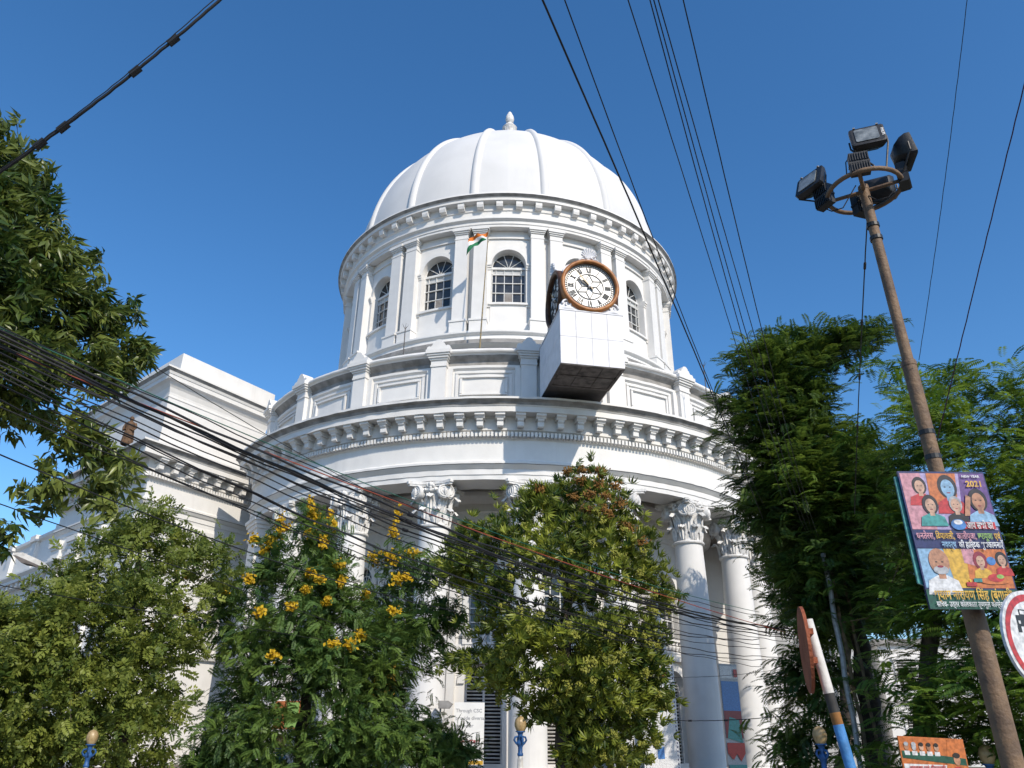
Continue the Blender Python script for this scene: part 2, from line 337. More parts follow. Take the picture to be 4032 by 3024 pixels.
# columns
CT = 13.44; CB = -1.5
def capital():
    b = MB(); z = lambda h: h+EYE; H0 = 10.95
    b.lathe([(.80, z(H0)), (.80, z(H0+.2)), (.82, z(H0+1.2)), (.95, z(H0+1.75)), (1.05, z(H0+2.0)), (.98, z(H0+2.2))], 24)
    b.lathe([(.84, z(H0-.12)), (.95, z(H0-.08)), (.97, z(H0)), (.93, z(H0+.06)), (.82, z(H0+.1))], 24)
    def leaf(t, h0, h1, r0, wd, curl):
        rows = []; n = 7
        for i in range(n+1):
            u = i/n; r = r0+.05+.07*math.sin(u*3)+curl*max(0, u-.55)**1.5*2.6; hh = h0+(h1-h0)*min(u/.86, 1)-max(0, u-.86)*1.6*(h1-h0)*.9
            wv = wd*(.62+.5*math.sin(min(u, .8)*2.6))*(1 if u < .8 else 1-(u-.8)*2.6)*(1-.16*(i % 2))
            rows.append([(r+o, x*wv, hh+dz) for x, o, dz in ((-1, -.07, -.04), (-.62, .03, 0), (-.3, -.03, 0), (0, .08, .03), (.3, -.03, 0), (.62, .03, 0), (1, -.07, -.04))])
        c, s = math.cos(t), math.sin(t)
        b.quad_grid([[(s*r+c*x, -c*r+s*x, z(hh)) for r, x, hh in row] for row in rows])
    for k in range(8): leaf(k*math.pi/4+math.pi/8, H0+.1, H0+.98, .80, .30, .55)
    for k in range(8): leaf(k*math.pi/4, H0+.55, H0+1.72, .82, .29, .75)
    b.lathe([(.95, z(H0+1.8)), (1.12, z(H0+1.88)), (1.16, z(H0+1.98)), (1.08, z(H0+2.08))], 24)
    for k in range(4):                       # four corner volutes, each with two spiral faces
        for s_ in (-1, 1):
            M = Matrix.Rotation(k*math.pi/2, 4, 'Z') @ Matrix.Translation((s_*.83, -1.06, z(H0+1.86))) @ Matrix.Rotation(s_*R_(27), 4, 'Z')
            P = [(.40*math.cos(a), .40*math.sin(a)) for a in [2*math.pi*i/18 for i in range(18)]]
            b.prism(P, lambda u, v, d: M @ Vector((u, d, v)), -.02, .32)
            sp = []
            for i in range(44):
                a = i/43*2*math.pi*2.6; r = .37*(1-i/43*.88); sp.append(M @ Vector((s_*r*math.cos(a+1.57), -.03, r*math.sin(a+1.57))))
            b.tube(sp, [.055*(1-.5*i/43) for i in range(44)], 5)
        M2 = Matrix.Rotation(k*math.pi/2, 4, 'Z')
        for x, zz, r in ((0, 2.28, .17), (-.16, 2.2, .11), (.16, 2.2, .11), (0, 2.1, .12), (-.3, 1.98, .09), (.3, 1.98, .09), (0, 1.95, .1)):
            q = M2 @ Vector((x, -1.10, z(H0+zz))); b.sphere(q, r, 5)
    ab = []
    for k in range(4):
        for x, y in ((-1.24, -1.38), (-.7, -1.08), (0, -1.0), (.7, -1.08), (1.24, -1.38)):
            q = Matrix.Rotation(k*math.pi/2, 4, 'Z') @ Vector((x, y, 0)); ab.append((q.x, q.y))
    for sc_, h0, h1 in ((.95, 2.2, 2.31), (1.0, 2.31, 2.47)):
        b.prism([(x*sc_, y*sc_) for x, y in ab], lambda u, v, d: (u, v, z(H0+d)), h0, h1)
    return b
cap = capital().mesh('capital', 'plaster_relief', 45)
_bm = bmesh.new(); _bm.from_mesh(cap); bmesh.ops.recalc_face_normals(_bm, faces=_bm.faces[:]); _bm.to_mesh(cap); _bm.free()
b = MB(); b.lathe([(1.0-.17*max(0, (i/14-.25)/.75)**1.6, CB+.1+EYE+(10.9-CB-.1)*i/14) for i in range(15)], 40); shaft = b.mesh('shaft', 'plaster', 50)
b = MB(); b.lathe([(1.0, CB+.14+EYE), (1.1, CB+.12+EYE), (1.16, CB+.06+EYE), (1.1, CB+EYE)], 32); base = b.mesh('base', 'plaster', 40)
for t in COLS:
    x, y, _ = pol(t, 18.98, 0); o = link('column', shaft, BLD, (x, y, 0), R_(t)); link('capital', cap, o); link('base', base, o)
# portico floor, ceiling, inner wall
slabp = MB(); slabp.lathe([(.1, -.01), (21.4, -.01), (21.4, .1), (.1, .1)], 96); slabp.build('stylobate', 'paving', BLD)
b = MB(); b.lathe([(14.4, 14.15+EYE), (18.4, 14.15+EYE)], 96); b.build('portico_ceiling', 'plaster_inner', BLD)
IR = 15.2
ring('inner_cornice', [(IR, 12.0), (IR+.12, 12.05), (IR+.12, 12.35), (IR+.2, 12.4), (IR+.2, 12.75), (IR+.35, 12.85), (IR+.3, 12.9), (IR+.3, 13.3), (IR+.55, 13.45), (IR+.85, 13.6), (IR+.95, 13.7), (IR+1.0, 13.9), (IR+.9, 14.18)], T0, T1, 150, BLD)
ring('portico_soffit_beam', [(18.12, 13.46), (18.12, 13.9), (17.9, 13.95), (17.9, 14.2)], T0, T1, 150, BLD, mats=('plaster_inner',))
ifn = lambda x, z, d: pol(math.degrees(x/IR), IR-d, z)
ih = IR*R_(8.1)
b = MB(); arch_wall(b, ifn, -ih, ih, 4.9, 12.1, .95, 9.0, 5.5, .5); arch_wall(b, ifn, -ih, ih, -1.49, 4.9, 1.1, 2.9, -1.2, .5)
ibay = b.mesh('bay_wall', 'plaster', SM)
b = MB()
def ibox(x0, x1, z0, z1, o1): cbox(b, x0, x1, z0, z1, -.02, o1, 4, IR)
for s_ in (-1, 1):
    ibox(*sorted((s_*.955, s_*1.3)), 5.3, 8.75, .1); ibox(*sorted((s_*.955, s_*1.4)), 8.75, 9.0, .2); ibox(*sorted((s_*1.65, s_*2.1)), -1.0, 11.6, .28); ibox(*sorted((s_*1.6, s_*2.14)), 11.6, 12.0, .38)
ibox(-2.15, 2.15, 4.55, 4.85, .42); ibox(-2.1, 2.1, 4.85, 5.0, .3)
b.quad_grid([[ifn(r*math.cos(a), 9.0+r*math.sin(a), -o) for r, o in ((.953, -.02), (.953, .1), (1.3, .1), (1.3, -.02))] for a in arcs])
b.quad_grid([[ifn(r*math.cos(a), 2.9+r*math.sin(a), -o) for r, o in ((1.103, -.02), (1.103, .12), (1.5, .12), (1.5, -.02))] for a in arcs])
itrim = b.mesh('bay_mouldings', 'plaster', SM)
b = MB(); WI = -IR+.4
for x in (-.92, -.31, .31, .92): b.box(x-.035, x+.035, WI-.05, WI+.05, 5.5+EYE, 9.05+EYE)
for z in (5.55, 6.3, 7.1, 7.9, 8.6, 9.0): b.box(-.95, .95, WI-.06, WI+.04, z-.04+EYE, z+.04+EYE)
for r in (.45, .93): b.tube([(r*math.cos(a), WI, 9.0+r*math.sin(a)+EYE) for a in arcs], .04, 4)
for a in (30, 60, 90, 120, 150): b.tube([(.1*math.cos(R_(a)), WI, 9.0+EYE), (.93*math.cos(R_(a)), WI, 9.0+.93*math.sin(R_(a))+EYE)], .03, 4)
iwf = b.mesh('window', 'bar_white'); b = MB()
b.prism([(.93, 5.5), (-.93, 5.5)]+[(.93*math.cos(math.pi-a), 9.0+.93*math.sin(math.pi-a)) for a in arcs], lambda u, v, d: (u, d, v+EYE), WI+.06, WI+.08); ipane = b.mesh('pane', 'glass_dark')
b = MB(); b.lathe([(.07, 0), (.10, .06), (.06, .12), (.13, .26), (.14, .34), (.06, .52), (.10, .58), (.07, .64)], 10); bal = b.mesh('baluster', 'plaster', 50)
b = MB(); b.box(-1.25, 1.25, -.34, .0, 0, .1); b.box(-1.25, 1.25, -.30, -.02, .74, .86); b.box(-1.25, -1.0, -.32, 0, .1, .74); b.box(1.0, 1.25, -.32, 0, .1, .74); b.prism([(0, 0), (0, -.5), (-.25, -.2), (-.3, 0)], lambda u, v, d: (d, u, v), -1.1, -.85); b.prism([(0, 0), (0, -.5), (-.25, -.2), (-.3, 0)], lambda u, v, d: (d, u, v), .85, 1.1); balc = b.mesh('balcony', 'plaster')
b = MB(); b.box(-1.08, 1.08, -.02, .02, -.035, .035); 
slat = b.mesh('slat', 'louvre_white')
b = MB(); b.box(-1.1, -.98, WI-.06, WI+.06, -1.2+EYE, 2.9+EYE); b.box(.98, 1.1, WI-.06, WI+.06, -1.2+EYE, 2.9+EYE); b.box(-.06, .06, WI-.07, WI+.05, -1.2+EYE, 3.9+EYE); b.tube([(1.05*math.cos(a), WI, 2.9+1.05*math.sin(a)+EYE) for a in arcs], .06, 4)
dfr = b.mesh('louvred_door', 'louvre_white')
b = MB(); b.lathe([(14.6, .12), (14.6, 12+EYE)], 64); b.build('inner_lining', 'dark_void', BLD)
for i in range(-4, 5):
    t = SYM+16.2*i; link('bay_wall', ibay, BLD, rz=R_(t)); link('bay_mouldings', itrim, BLD, rz=R_(t))
    wo = link('window', iwf, BLD, rz=R_(t)); link('pane', ipane, wo)
    x, y, _ = pol(t, IR, 0); bo = link('balcony', balc, BLD, (x, y, 5.0+EYE), R_(t))
    for k in range(5): link('baluster', bal, bo, (-.8+.4*k, -.16, .1))
    do = link('louvred_door', dfr, BLD, rz=R_(t))
    for k in range(26):
        z = -1.1+k*.19; hw = 1.0 if z < 2.9 else math.sqrt(max(0, 1.02**2-(z-2.9)**2))
        if hw < .2: break
        link('slat', slat, do, (0, WI+.03, z+EYE), rot=(R_(35), 0, 0), scale=(hw/1.08, 1, 1))

# ------------------------------------------------------------------ corner pavilions and wings (parts of the same building)
E1, E2 = Vector((math.cos(R_(58)), math.sin(R_(58)))), Vector((math.cos(R_(138.5)), math.sin(R_(138.5))))
PC = Vector((-24.1, 47.5))
def refl(q):
    x, y = q[0]-AX, q[1]-AY; t = math.atan2(x, -y); r = math.hypot(x, y); t = 2*R_(SYM)-t
    return (r*math.sin(t), -r*math.cos(t))
def zz(prof, k=1., dz=0.): return [(q[0]*k, q[1]+EYE+dz) for q in prof]
def subdiv(P, step=1.5):
    out = []
    for a, c in zip(P[:-1], P[1:]):
        n = max(1, int((Vector(c)-Vector(a)).length/step)); out += [tuple(Vector(a)+(Vector(c)-Vector(a))*i/n) for i in range(n)]
    return out+[tuple(P[-1])]
def pavilion(mir):
    T = (lambda P: [refl(q) for q in P][::-1]) if mir else (lambda P: [loc_(q) for q in P])
    C0 = PC+(E1+E2)*(1.6/.986); L0 = C0+E2*14.4; B0 = L0+E1*6; R0 = C0+E1*11
    path = T([B0, L0, C0, R0]); k = 1.
    b = MB(); b.sweep(path, zz(ENT, k, .012), mis=[q[2] for q in ENT]); en = b.build('pavilion_entablature', ('plaster', 'plaster_stained'), BLD, fix=False)
    for a, c in zip(path[:-1], path[1:]):
        a, c = Vector(a), Vector(c); d = (c-a).normalized(); ln = (c-a).length; ang = math.atan2(d.y, d.x)
        for me, step, r0 in ((con, 1.17, 20.), (den, .235, 20.)):
            n = int((ln+1)/step)
            for i in range(n):
                p = a+d*(i+.5)*step-d*.4; o = Vector((-d.y, d.x))*(r0 if me is con else r0)
                link('modillion' if me is con else 'dentil', me, en, (p.x+o.x, p.y+o.y, .012), ang)
    b = MB(); b.sweep(path, [(-.12, -.5), (-.12, 4.7+EYE), (.12, 4.75+EYE), (.2, 5.0+EYE), (-.12, 5.1+EYE), (-.12, 12.2+EYE), (.0, 12.25+EYE), (.04, 12.6+EYE), (.12, 12.7+EYE), (.16, 13.2+EYE), (.1, 13.46+EYE)]); b.build('pavilion_wall', 'plaster', BLD)
    for a, c in zip(path[:-1], path[1:]):                        # giant pilasters with moulded caps
        a, c = Vector(a), Vector(c); d = (c-a).normalized(); n = Vector((d.y, -d.x)); ln = (c-a).length
        for s in ([1.0, ln-1.0] if ln < 12 else [1.0, 4.3, ln/2+1.2, ln-1.0]):
            q = a+d*s; M = Matrix.Translation((q.x, q.y, 0)) @ Matrix.Rotation(math.atan2(d.y, d.x), 4, 'Z'); b = MB()
            b.box(-.8, .8, -.22, .1, 0, 12.1+EYE, 0, M); b.box(-.9, .9, -.34, .1, 12.1+EYE, 12.3+EYE, 0, M); b.box(-.82, .82, -.25, .1, 12.3+EYE, 12.85+EYE, 0, M); b.box(-.92, .92, -.36, .1, 12.85+EYE, 13.05+EYE, 0, M); b.box(-1.0, 1.0, -.46, .1, 13.05+EYE, 13.44+EYE, 0, M); b.box(-.95, .95, -.36, .1, -.1, .9, 0, M)
            b.build('pilaster', 'plaster', BLD)
        if ln > 12:
            for s in (2.7, ln*.5-.9):
                q = a+d*s; M = Matrix.Translation((q.x, q.y, 0)) @ Matrix.Rotation(math.atan2(d.y, d.x), 4, 'Z')
                for z0, z1 in ((1.2, 4.6), (7.2, 11.6)):
                    b = MB(); b.box(-.75, .75, -.05, .35, z0, z1, 1, M); b.box(-.95, -.75, -.16, .3, z0, z1, 0, M); b.box(.75, .95, -.16, .3, z0, z1, 0, M); b.box(-1.05, 1.05, -.26, .3, z1, z1+.3, 0, M); b.box(-1.05, 1.05, -.26, .3, z0-.2, z0, 0, M)
                    wo = b.build('window', ('plaster', 'dark_void'), BLD)
                    for k_ in range(int((z1-z0)/.2)):
                        p = M @ Vector((0, -.08, z0+.1+.2*k_)); link('slat', slat, wo, p, rot=(R_(35), 0, math.atan2(d.y, d.x)), scale=(.68, 1, 1))
    C1 = PC+(E1+E2)*(1.88/.986); P1 = T([C1+E2*14, C1, C1+E1*8.9, C1+E1*8.9+E2*13.6])
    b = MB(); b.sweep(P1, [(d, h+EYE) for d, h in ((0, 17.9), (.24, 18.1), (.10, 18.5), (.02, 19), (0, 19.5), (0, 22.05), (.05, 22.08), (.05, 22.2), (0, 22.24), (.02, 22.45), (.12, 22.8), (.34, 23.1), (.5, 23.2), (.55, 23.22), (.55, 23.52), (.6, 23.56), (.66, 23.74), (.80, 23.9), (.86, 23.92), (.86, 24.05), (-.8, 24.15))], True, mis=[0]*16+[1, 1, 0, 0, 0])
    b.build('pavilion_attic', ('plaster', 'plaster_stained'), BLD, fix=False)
    C2 = PC+(E1+E2)*(2.7/.986); P2 = T([C2+E2*12, C2, C2+E1*9., C2+E1*9.+E2*12]); b = MB()
    b.prism(P2, lambda u, v, d: (u, v, d), 24.0+EYE, 26.2+EYE); b.build('blocking_course', 'plaster', BLD)
    # wing running back from the pavilion
    U = Vector((math.cos(R_(136.6)), math.sin(R_(136.6)))); W0 = Vector((-35, 60.1)); PW = T([W0+U*42, W0-U*2.5])
    b = MB(); b.sweep(PW, [(0, -.5), (0, 3.8), (.15, 3.9), (.15, 4.2), (0, 4.3), (0, 10.2+EYE), (.2, 10.4+EYE), (.25, 10.9+EYE), (.3, 11.3+EYE), (.95, 11.35+EYE), (.95, 11.6+EYE), (1.15, 11.85+EYE), (1.15, 12.0+EYE), (.2, 12.05+EYE), (.2, 14.6+EYE), (.42, 14.75+EYE), (.45, 15.0+EYE), (-.3, 15.05+EYE), (-.3, 12+EYE)]); wg = b.build('wing_wall', 'plaster', BLD)
    a, c = Vector(PW[0]), Vector(PW[1]); d = (c-a).normalized(); ang = math.atan2(d.y, d.x)
    for i in range(9):
        q = (c-d*(2.5+5.9*i)) if not mir else (a+d*(2.5+5.9*i)); M = Matrix.Translation((q.x, q.y, 0)) @ Matrix.Rotation(ang, 4, 'Z')
        b = MB(); b.box(-.55, .55, -.5, -.15, 12.03+EYE, 14.62+EYE, 0, M); b.box(-.68, .68, -.66, -.1, 14.62+EYE, 15.12+EYE, 0, M); b.build('parapet_pier', 'plaster', wg)
        b = MB(); b.box(-.7, .7, -.3, .1, 0, 10.3+EYE, 0, M); b.build('pilaster', 'plaster', wg)
        q2 = q-d*2.95; M2 = Matrix.Translation((q2.x, q2.y, 0)) @ Matrix.Rotation(ang, 4, 'Z')
        for z0, z1 in ((1.0, 3.4), (5.4, 9.0)):
            b = MB(); b.box(-.8, .8, -.06, .3, z0, z1, 1, M2); b.box(-1.05, -.8, -.2, .2, z0, z1, 0, M2); b.box(.8, 1.05, -.2, .2, z0, z1, 0, M2); b.box(-1.2, 1.2, -.32, .2, z1, z1+.35, 0, M2); b.box(-1.1, 1.1, -.28, .2, z0-.2, z0, 0, M2); b.build('window', ('plaster', 'louvre_grey'), wg)
        b = MB(); b.box(-.22, .22, -.85, -.2, 10.95+EYE, 11.34+EYE); 
        for k_ in range(5):
            p = q-d*(.6+1.18*k_); link('modillion', b.mesh('modillion', 'plaster') if (i == 0 and k_ == 0) else bpy.data.meshes['modillion.001'], wg, (p.x, p.y, 0), ang)
pavilion(False); pavilion(True)
for t in (SYM-70.5, SYM+70.5):                                   # antae closing the portico
    b = MB(); b.box(-.95, .95, -19.9, -18.0, -.1, 12.0+EYE)
    for w_, y0, z0, z1 in ((1.05, 20.0, 12.0, 12.2), (.97, 19.93, 12.2, 12.7), (1.08, 20.04, 12.7, 12.95), (1.18, 20.14, 12.95, 13.2), (1.28, 20.24, 13.2, 13.44)): b.box(-w_, w_, -y0, -17.9, z0+EYE, z1+EYE)
    b.build('anta', 'plaster', BLD, rz=R_(t))
b = MB(); b.box(-1, 1, -17.6, -14.5, 0, 13.9+EYE); 
for t in (SYM-74, SYM+74): b.build('portico_end_wall', 'plaster', BLD, rz=R_(t))
# tall louvred shutter standing between two columns
b = MB(); b.box(-.62, -.50, -.06, .06, 0, 11.4); b.box(.50, .62, -.06, .06, 0, 11.4); b.box(-.62, .62, -.07, .07, 11.4, 11.55); b.box(-.62, .62, -.05, .05, -.1, 0); b.box(-.5, .5, .05, .07, 0, 11.4, 1)
x, y, _ = pol(SYM+16.2*1.27, 16.15, 0); sh = b.build('tall_shutter', ('louvre_grey', 'dark_void'), BLD, loc=(x, y, .8), rz=R_(30))
for k in range(37): link('slat', slat, sh, (0, -.01, .2+.3*k), rot=(R_(32), 0, 0), scale=(.5, 2.2, 1.6)).data.materials

# ------------------------------------------------------------------ the projecting clock
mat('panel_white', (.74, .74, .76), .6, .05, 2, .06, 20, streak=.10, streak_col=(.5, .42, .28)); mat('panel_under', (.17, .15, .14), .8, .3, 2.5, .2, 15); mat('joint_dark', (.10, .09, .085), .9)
mat('ochre_rim', (.40, .16, .04), .45, .2, 3, .1, 20, col2=(.22, .075, .02)); mat('dark_rim', (.10, .045, .02), .5, .2, 4); mat('dial_white', (.82, .82, .79), .35, .04, 1.5); mat('dial_black', (.03, .035, .04), .5, .2, 4); mat('gilt', (.45, .33, .16), .4, .2, 6)
CK = empty('projecting_clock', (4.355, 37.148, 18.3+EYE), 'boxed clock with orange-brown rimmed roman dials jutting out over the portico cornice', 'clock', rz=R_(10.8))
HH = 3.28
b = MB(); b.box(-1.77, 1.77, .02, 4.88, .02, HH-.02, 1); b.box(-1.6, 1.6, 4.882, 6.2, .1, HH-.4, 0); hs_ = b.build('housing', ('plaster', 'joint_dark'), CK)
def pnl(x0, x1, y0, y1, z0, z1, m='panel_white', name='panel'): q = MB(); q.box(x0, x1, y0, y1, z0, z1); q.build(name, m, hs_)
g = .008
for i in range(4):
    x0 = -1.8+.9*i
    for z0, z1 in ((.0, 1.66), (1.66, HH)): pnl(x0+g, x0+.9-g, -.03-.004*((i*3) % 2), .03, z0+g, z1-g)
for s in (-1, 1):
    for i, (y0, y1) in enumerate(((.03, 1.2), (1.2, 2.4), (2.4, 3.6), (3.6, 4.88))):
        for z0, z1 in ((.0, 1.7), (1.7, HH)): pnl(*sorted((s*1.77, s*(1.80+.003*(i % 2)))), y0+g, y1-g, z0+g, z1-g)
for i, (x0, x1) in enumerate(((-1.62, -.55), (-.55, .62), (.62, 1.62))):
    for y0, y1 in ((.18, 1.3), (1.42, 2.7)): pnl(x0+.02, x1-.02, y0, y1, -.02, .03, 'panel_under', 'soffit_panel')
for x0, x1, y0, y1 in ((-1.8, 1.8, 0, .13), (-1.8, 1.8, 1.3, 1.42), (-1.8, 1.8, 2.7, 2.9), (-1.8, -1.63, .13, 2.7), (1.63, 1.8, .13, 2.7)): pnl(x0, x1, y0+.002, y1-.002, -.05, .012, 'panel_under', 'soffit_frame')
b = MB(); b.box(-1.84, 1.84, -.06, 4.9, HH, HH+.06); b.box(-1.45, 1.45, .35, 3.4, HH+.06, HH+2.9)
b.prism([(-1.45, HH+2.9)]+[(1.45*math.cos(math.pi-math.pi*i/12)*1, HH+2.9+.62*math.sin(math.pi*i/12)) for i in range(1, 12)]+[(1.45, HH+2.9)], lambda u, v, d: (u, d, v), .35, 3.4); b.build('dial_case', 'panel_white', CK)
def dial(front):
    M = Matrix.Translation((0, 0, 5.05)) if front == 0 else Matrix.Translation((front*1.5, 1.9, 5.05)) @ Matrix.Rotation(front*math.pi/2, 4, 'Z') @ Matrix.Translation((0, -.1, 0))
    fn = lambda u, v, d: M @ Vector((u, d, v))
    def ringp(b, prof, n=48, mi=0):
        b.quad_grid([[fn(r*math.cos(2*math.pi*i/n), r*math.sin(2*math.pi*i/n), d) for r, d in prof] for i in range(n+1)], mi=mi)
    b = MB(); circ = [(1.6*math.cos(2*math.pi*i/48), 1.6*math.sin(2*math.pi*i/48)) for i in range(48)]; b.prism(circ, fn, .12, .4)
    df = b.build('clock_dial', 'dial_white', CK)
    b = MB(); ringp(b, [(1.50, .12), (1.48, -.02), (1.50, -.12), (1.58, -.17), (1.67, -.15), (1.72, -.06), (1.72, .38)]); b.build('dial_rim', 'ochre_rim' if front == 0 else 'dark_rim', df, 50)
    b = MB(); ringp(b, [(1.49, .115), (1.475, .0), (1.50, -.0)]); b.build('rim_lining', 'dark_rim', df, 50)
    b = MB()
    def line(x0, z0, x1, z1, w=.022, d0=.085):
        a = Vector((x1-x0, z1-z0)); n = Vector((-a.y, a.x)).normalized()*w
        b.prism([(x0+n.x, z0+n.y), (x0-n.x, z0-n.y), (x1-n.x, z1-n.y), (x1+n.x, z1+n.y)], fn, d0, .118)
    for r in (.80, .77): pass
    ringp(b, [(.80, .118), (.80, .08), (.84, .08), (.84, .118)]); ringp(b, [(1.30, .118), (1.30, .09), (1.325, .09), (1.325, .118)]); ringp(b, [(1.42, .118), (1.42, .09), (1.44, .09), (1.44, .118)])
    for k in range(60):
        a = 2*math.pi*k/60; line(1.31*math.sin(a), 1.31*math.cos(a), 1.43*math.sin(a), 1.43*math.cos(a), .014)
    q = lambda a, r: (r*math.sin(R_(a)), r*math.cos(R_(a)))
    for k in range(6):
        line(*q(60*k, 0), *q(60*k, .42)) if False else None
        line(*q(60*k+30, .42), *q(60*k, .82)); line(*q(60*k+30, .42), *q(60*k+60, .82)); line(*q(60*k+30, 0), *q(60*k+30, .42))
    b.build('dial_tracery', 'dial_black', df)
    for k, s in enumerate('XII I II III IIII V VI VII VIII IX X XI'.split()):
        b = MB(); wd = {'I': .085, 'V': .17, 'X': .17}; tot = sum(wd[c] for c in s); x = -tot/2; a = R_(30*k)
        def st(x0, z0, x1, z1, w):
            P = []; n = Vector((z1-z0, -(x1-x0))).normalized()*w
            for px, pz in ((x0+n.x, z0+n.y), (x0-n.x, z0-n.y), (x1-n.x, z1-n.y), (x1+n.x, z1+n.y)):
                P.append((px*math.cos(a)+pz*math.sin(a), -px*math.sin(a)+pz*math.cos(a)))
            b.prism(P, fn, .08, .118)
        for c in s:
            w_ = wd[c]; m = x+w_/2
            if c == 'I': st(m, .92, m, 1.25, .022)
            if c == 'V': st(m, .92, m-.06, 1.25, .026); st(m, .92, m+.06, 1.25, .013)
            if c == 'X': st(m-.06, .92, m+.06, 1.25, .013); st(m+.06, .92, m-.06, 1.25, .026)
            x += w_
        b.build('numeral', 'dial_black', df)
    for a, ln, w0, m, d0 in ((-41, 1.25, .05, 'gilt', -.03), (-55, .82, .085, 'dial_black', .03)):
        b = MB(); a = R_(a); P = [(-w0*.5, -.28), (w0*.5, -.28), (w0, ln*.62), (w0*.35, ln*.72), (0, ln), (-w0*.35, ln*.72), (-w0, ln*.62)]
        b.prism([(u*math.cos(a)+v*math.sin(a), -u*math.sin(a)+v*math.cos(a)) for u, v in P], fn, d0, d0+.025); b.build('clock_hand', m, df)
    b = MB(); b.prism([(.09*math.cos(i*.5236), .09*math.sin(i*.5236)) for i in range(12)], fn, -.08, .1); b.build('hub', 'panel_white', df)
    # scrolls at the lower corners and the shell crest
    for s in (-1, 1):
        b = MB(); P = []
        for i in range(26):
            t = i/25*4.6*math.pi/2; r = .30*(1-.8*i/25); P.append(fn(s*(1.42+r*math.cos(t)-.1), -1.32+r*math.sin(t)+.02, .05))
        b.tube(P, [.07-.001*i for i in range(26)], 6); b.tube([fn(s*.55, -1.71, .1), fn(s*.9, -1.68, .05), fn(s*1.2, -1.58, .02), fn(s*1.5, -1.6, .05), fn(s*1.74, -1.66, .1)], [.04, .08, .12, .1, .06], 6)
        b.prism([(s*.3, -1.76), (s*1.78, -1.76), (s*1.78, -1.35), (s*1.3, -1.1), (s*1.05, -1.3)], fn, .1, .3); b.build('scroll', 'panel_white', df, 60)
    cr = MB()
    for k in range(-4, 5):
        a = R_(21*k); cr.tube([fn(.06*math.sin(a), 1.86, .0), fn(.32*math.sin(a), 1.9+.36*math.cos(a), -.06), fn(.44*math.sin(a), 1.94+.52*math.cos(a), -.1), fn(.42*math.sin(a), 1.94+.50*math.cos(a), -.16)], [.03, .055, .07, .03], 6)
    for s in (-1, 1):
        cr.tube([fn(s*(.2+.13*math.cos(i*.45)*(1-i/16)), 1.86+.13*math.sin(i*.45)*(1-i/16), -.05) for i in range(15)], .035, 5); cr.tube([fn(s*.3, 1.78, .0), fn(s*.48, 1.76, .0), fn(s*.62, 1.66, .02)], [.06, .05, .02], 5)
    cr.prism([(-.62, 1.6), (.62, 1.6), (.42, 1.86), (.2, 1.96), (-.2, 1.96), (-.42, 1.86)], fn, .0, .2); cr.build('shell_crest', 'panel_white', df, 60)
for s in (0, -1, 1): dial(s)

# ------------------------------------------------------------------ flag, lightning rods, statue
mat('rod_iron', (.10, .09, .085), .6, .2, 10); mat('pole_brass', (.30, .22, .09), .5, .25, 8, col2=(.10, .09, .07)); mat('saffron', (.62, .17, .02), .8, .08, 8); mat('flag_white', (.75, .74, .72), .8, .06, 8); mat('flag_green', (.01, .17, .07), .8, .1, 8)
p0 = Vector((-2.15, 44.95, 23.3+EYE)); p1 = at_d(1924, 903, 45.)
FP = empty('flagpole', (p0.x, p0.y, 20.6+EYE), 'slim brass flagpole with a small tricolour flag on the portico terrace', 'flag'); off = p0.copy(); off.z = 20.6+EYE
b = MB(); b.tube([Vector((0, 0, 0)), p0-off, p0.lerp(p1, .5)-off, p1-off], [.055, .055, .04, .025], 8); b.build('pole', ('pole_brass'), FP, 60); b = MB(); b.sphere(p1-off, .06, 5); b.build('pole_cap', 'rod_iron', FP)
for k, m in enumerate(('saffron', 'flag_white', 'flag_green')):   # hanging half furled to the left
    b = MB(); rows = []
    for i in range(13):
        u = i/12
        rows.append([p1-off+Vector((-.02-1.35*u-.05*v, .16*math.sin(u*9+v*1.5)+.05*math.sin(u*19), -.1-.3*v-.75*u**1.3-.12*math.sin(u*5+v)-.1*u*v)) for v in [k+j/3 for j in range(4)]])
    b.quad_grid(rows); o = b.build('flag_stripe', m, FP, 180, fix=False)
def rod(px, py, ptop, dist, lab):
    a = at_d(px, py, dist); c = at_d(*ptop, dist); c.x, c.y = a.x, a.y; b = MB(); L = c.z-a.z
    r = empty('lightning_rod', (a.x, a.y, a.z-.8), lab, 'lightning rod', 'lightning rods on the terrace')
    b.tube([(0, 0, 0), (0, 0, L+.5)], .03, 6); b.build('rod', 'rod_iron', r)
    for k in range(5):
        b = MB(); t = k*1.257; b.tube([(0, 0, L+.45), (.22*math.cos(t), .22*math.sin(t), L+.8)], [.018, .006], 4); b.build('prong', 'rod_iron', r)
rod(1588, 1396, (1595, 1278), 44.5, 'dark iron lightning rod standing on the terrace between drum and parapet left of the flagpole')
rod(2778, 1515, (2778, 1425), 46, 'rusty lightning rod on the terrace beyond the clock, right of the drum')
mat('statue_brown', (.14, .075, .035), .7, .25, 6, .4, 20, col2=(.06, .035, .02))
stp = at_z(497, 1752, 17.98); b = MB()
b.lathe([(.36, 0), (.40, .08), (.33, .4), (.30, .9), (.27, 1.15), (.30, 1.35), (.33, 1.5), (.24, 1.64), (.10, 1.7), (.10, 1.76), (.145, 1.84), (.15, 1.95), (.10, 2.05), (.01, 2.08)], 16)
for s in (-1, 1): b.tube([(s*.30, 0, 1.55), (s*.42, -.04, 1.25), (s*.34, -.2, 1.0), (s*.12, -.28, 1.1)], [.10, .09, .07, .06], 8)
for k in range(10): a = k*.628; b.tube([(.37*math.cos(a), .37*math.sin(a), .03), (.31*math.cos(a+.1), .31*math.sin(a+.1), .7), (.27*math.cos(a), .27*math.sin(a), 1.2)], [.05, .04, .02], 5)
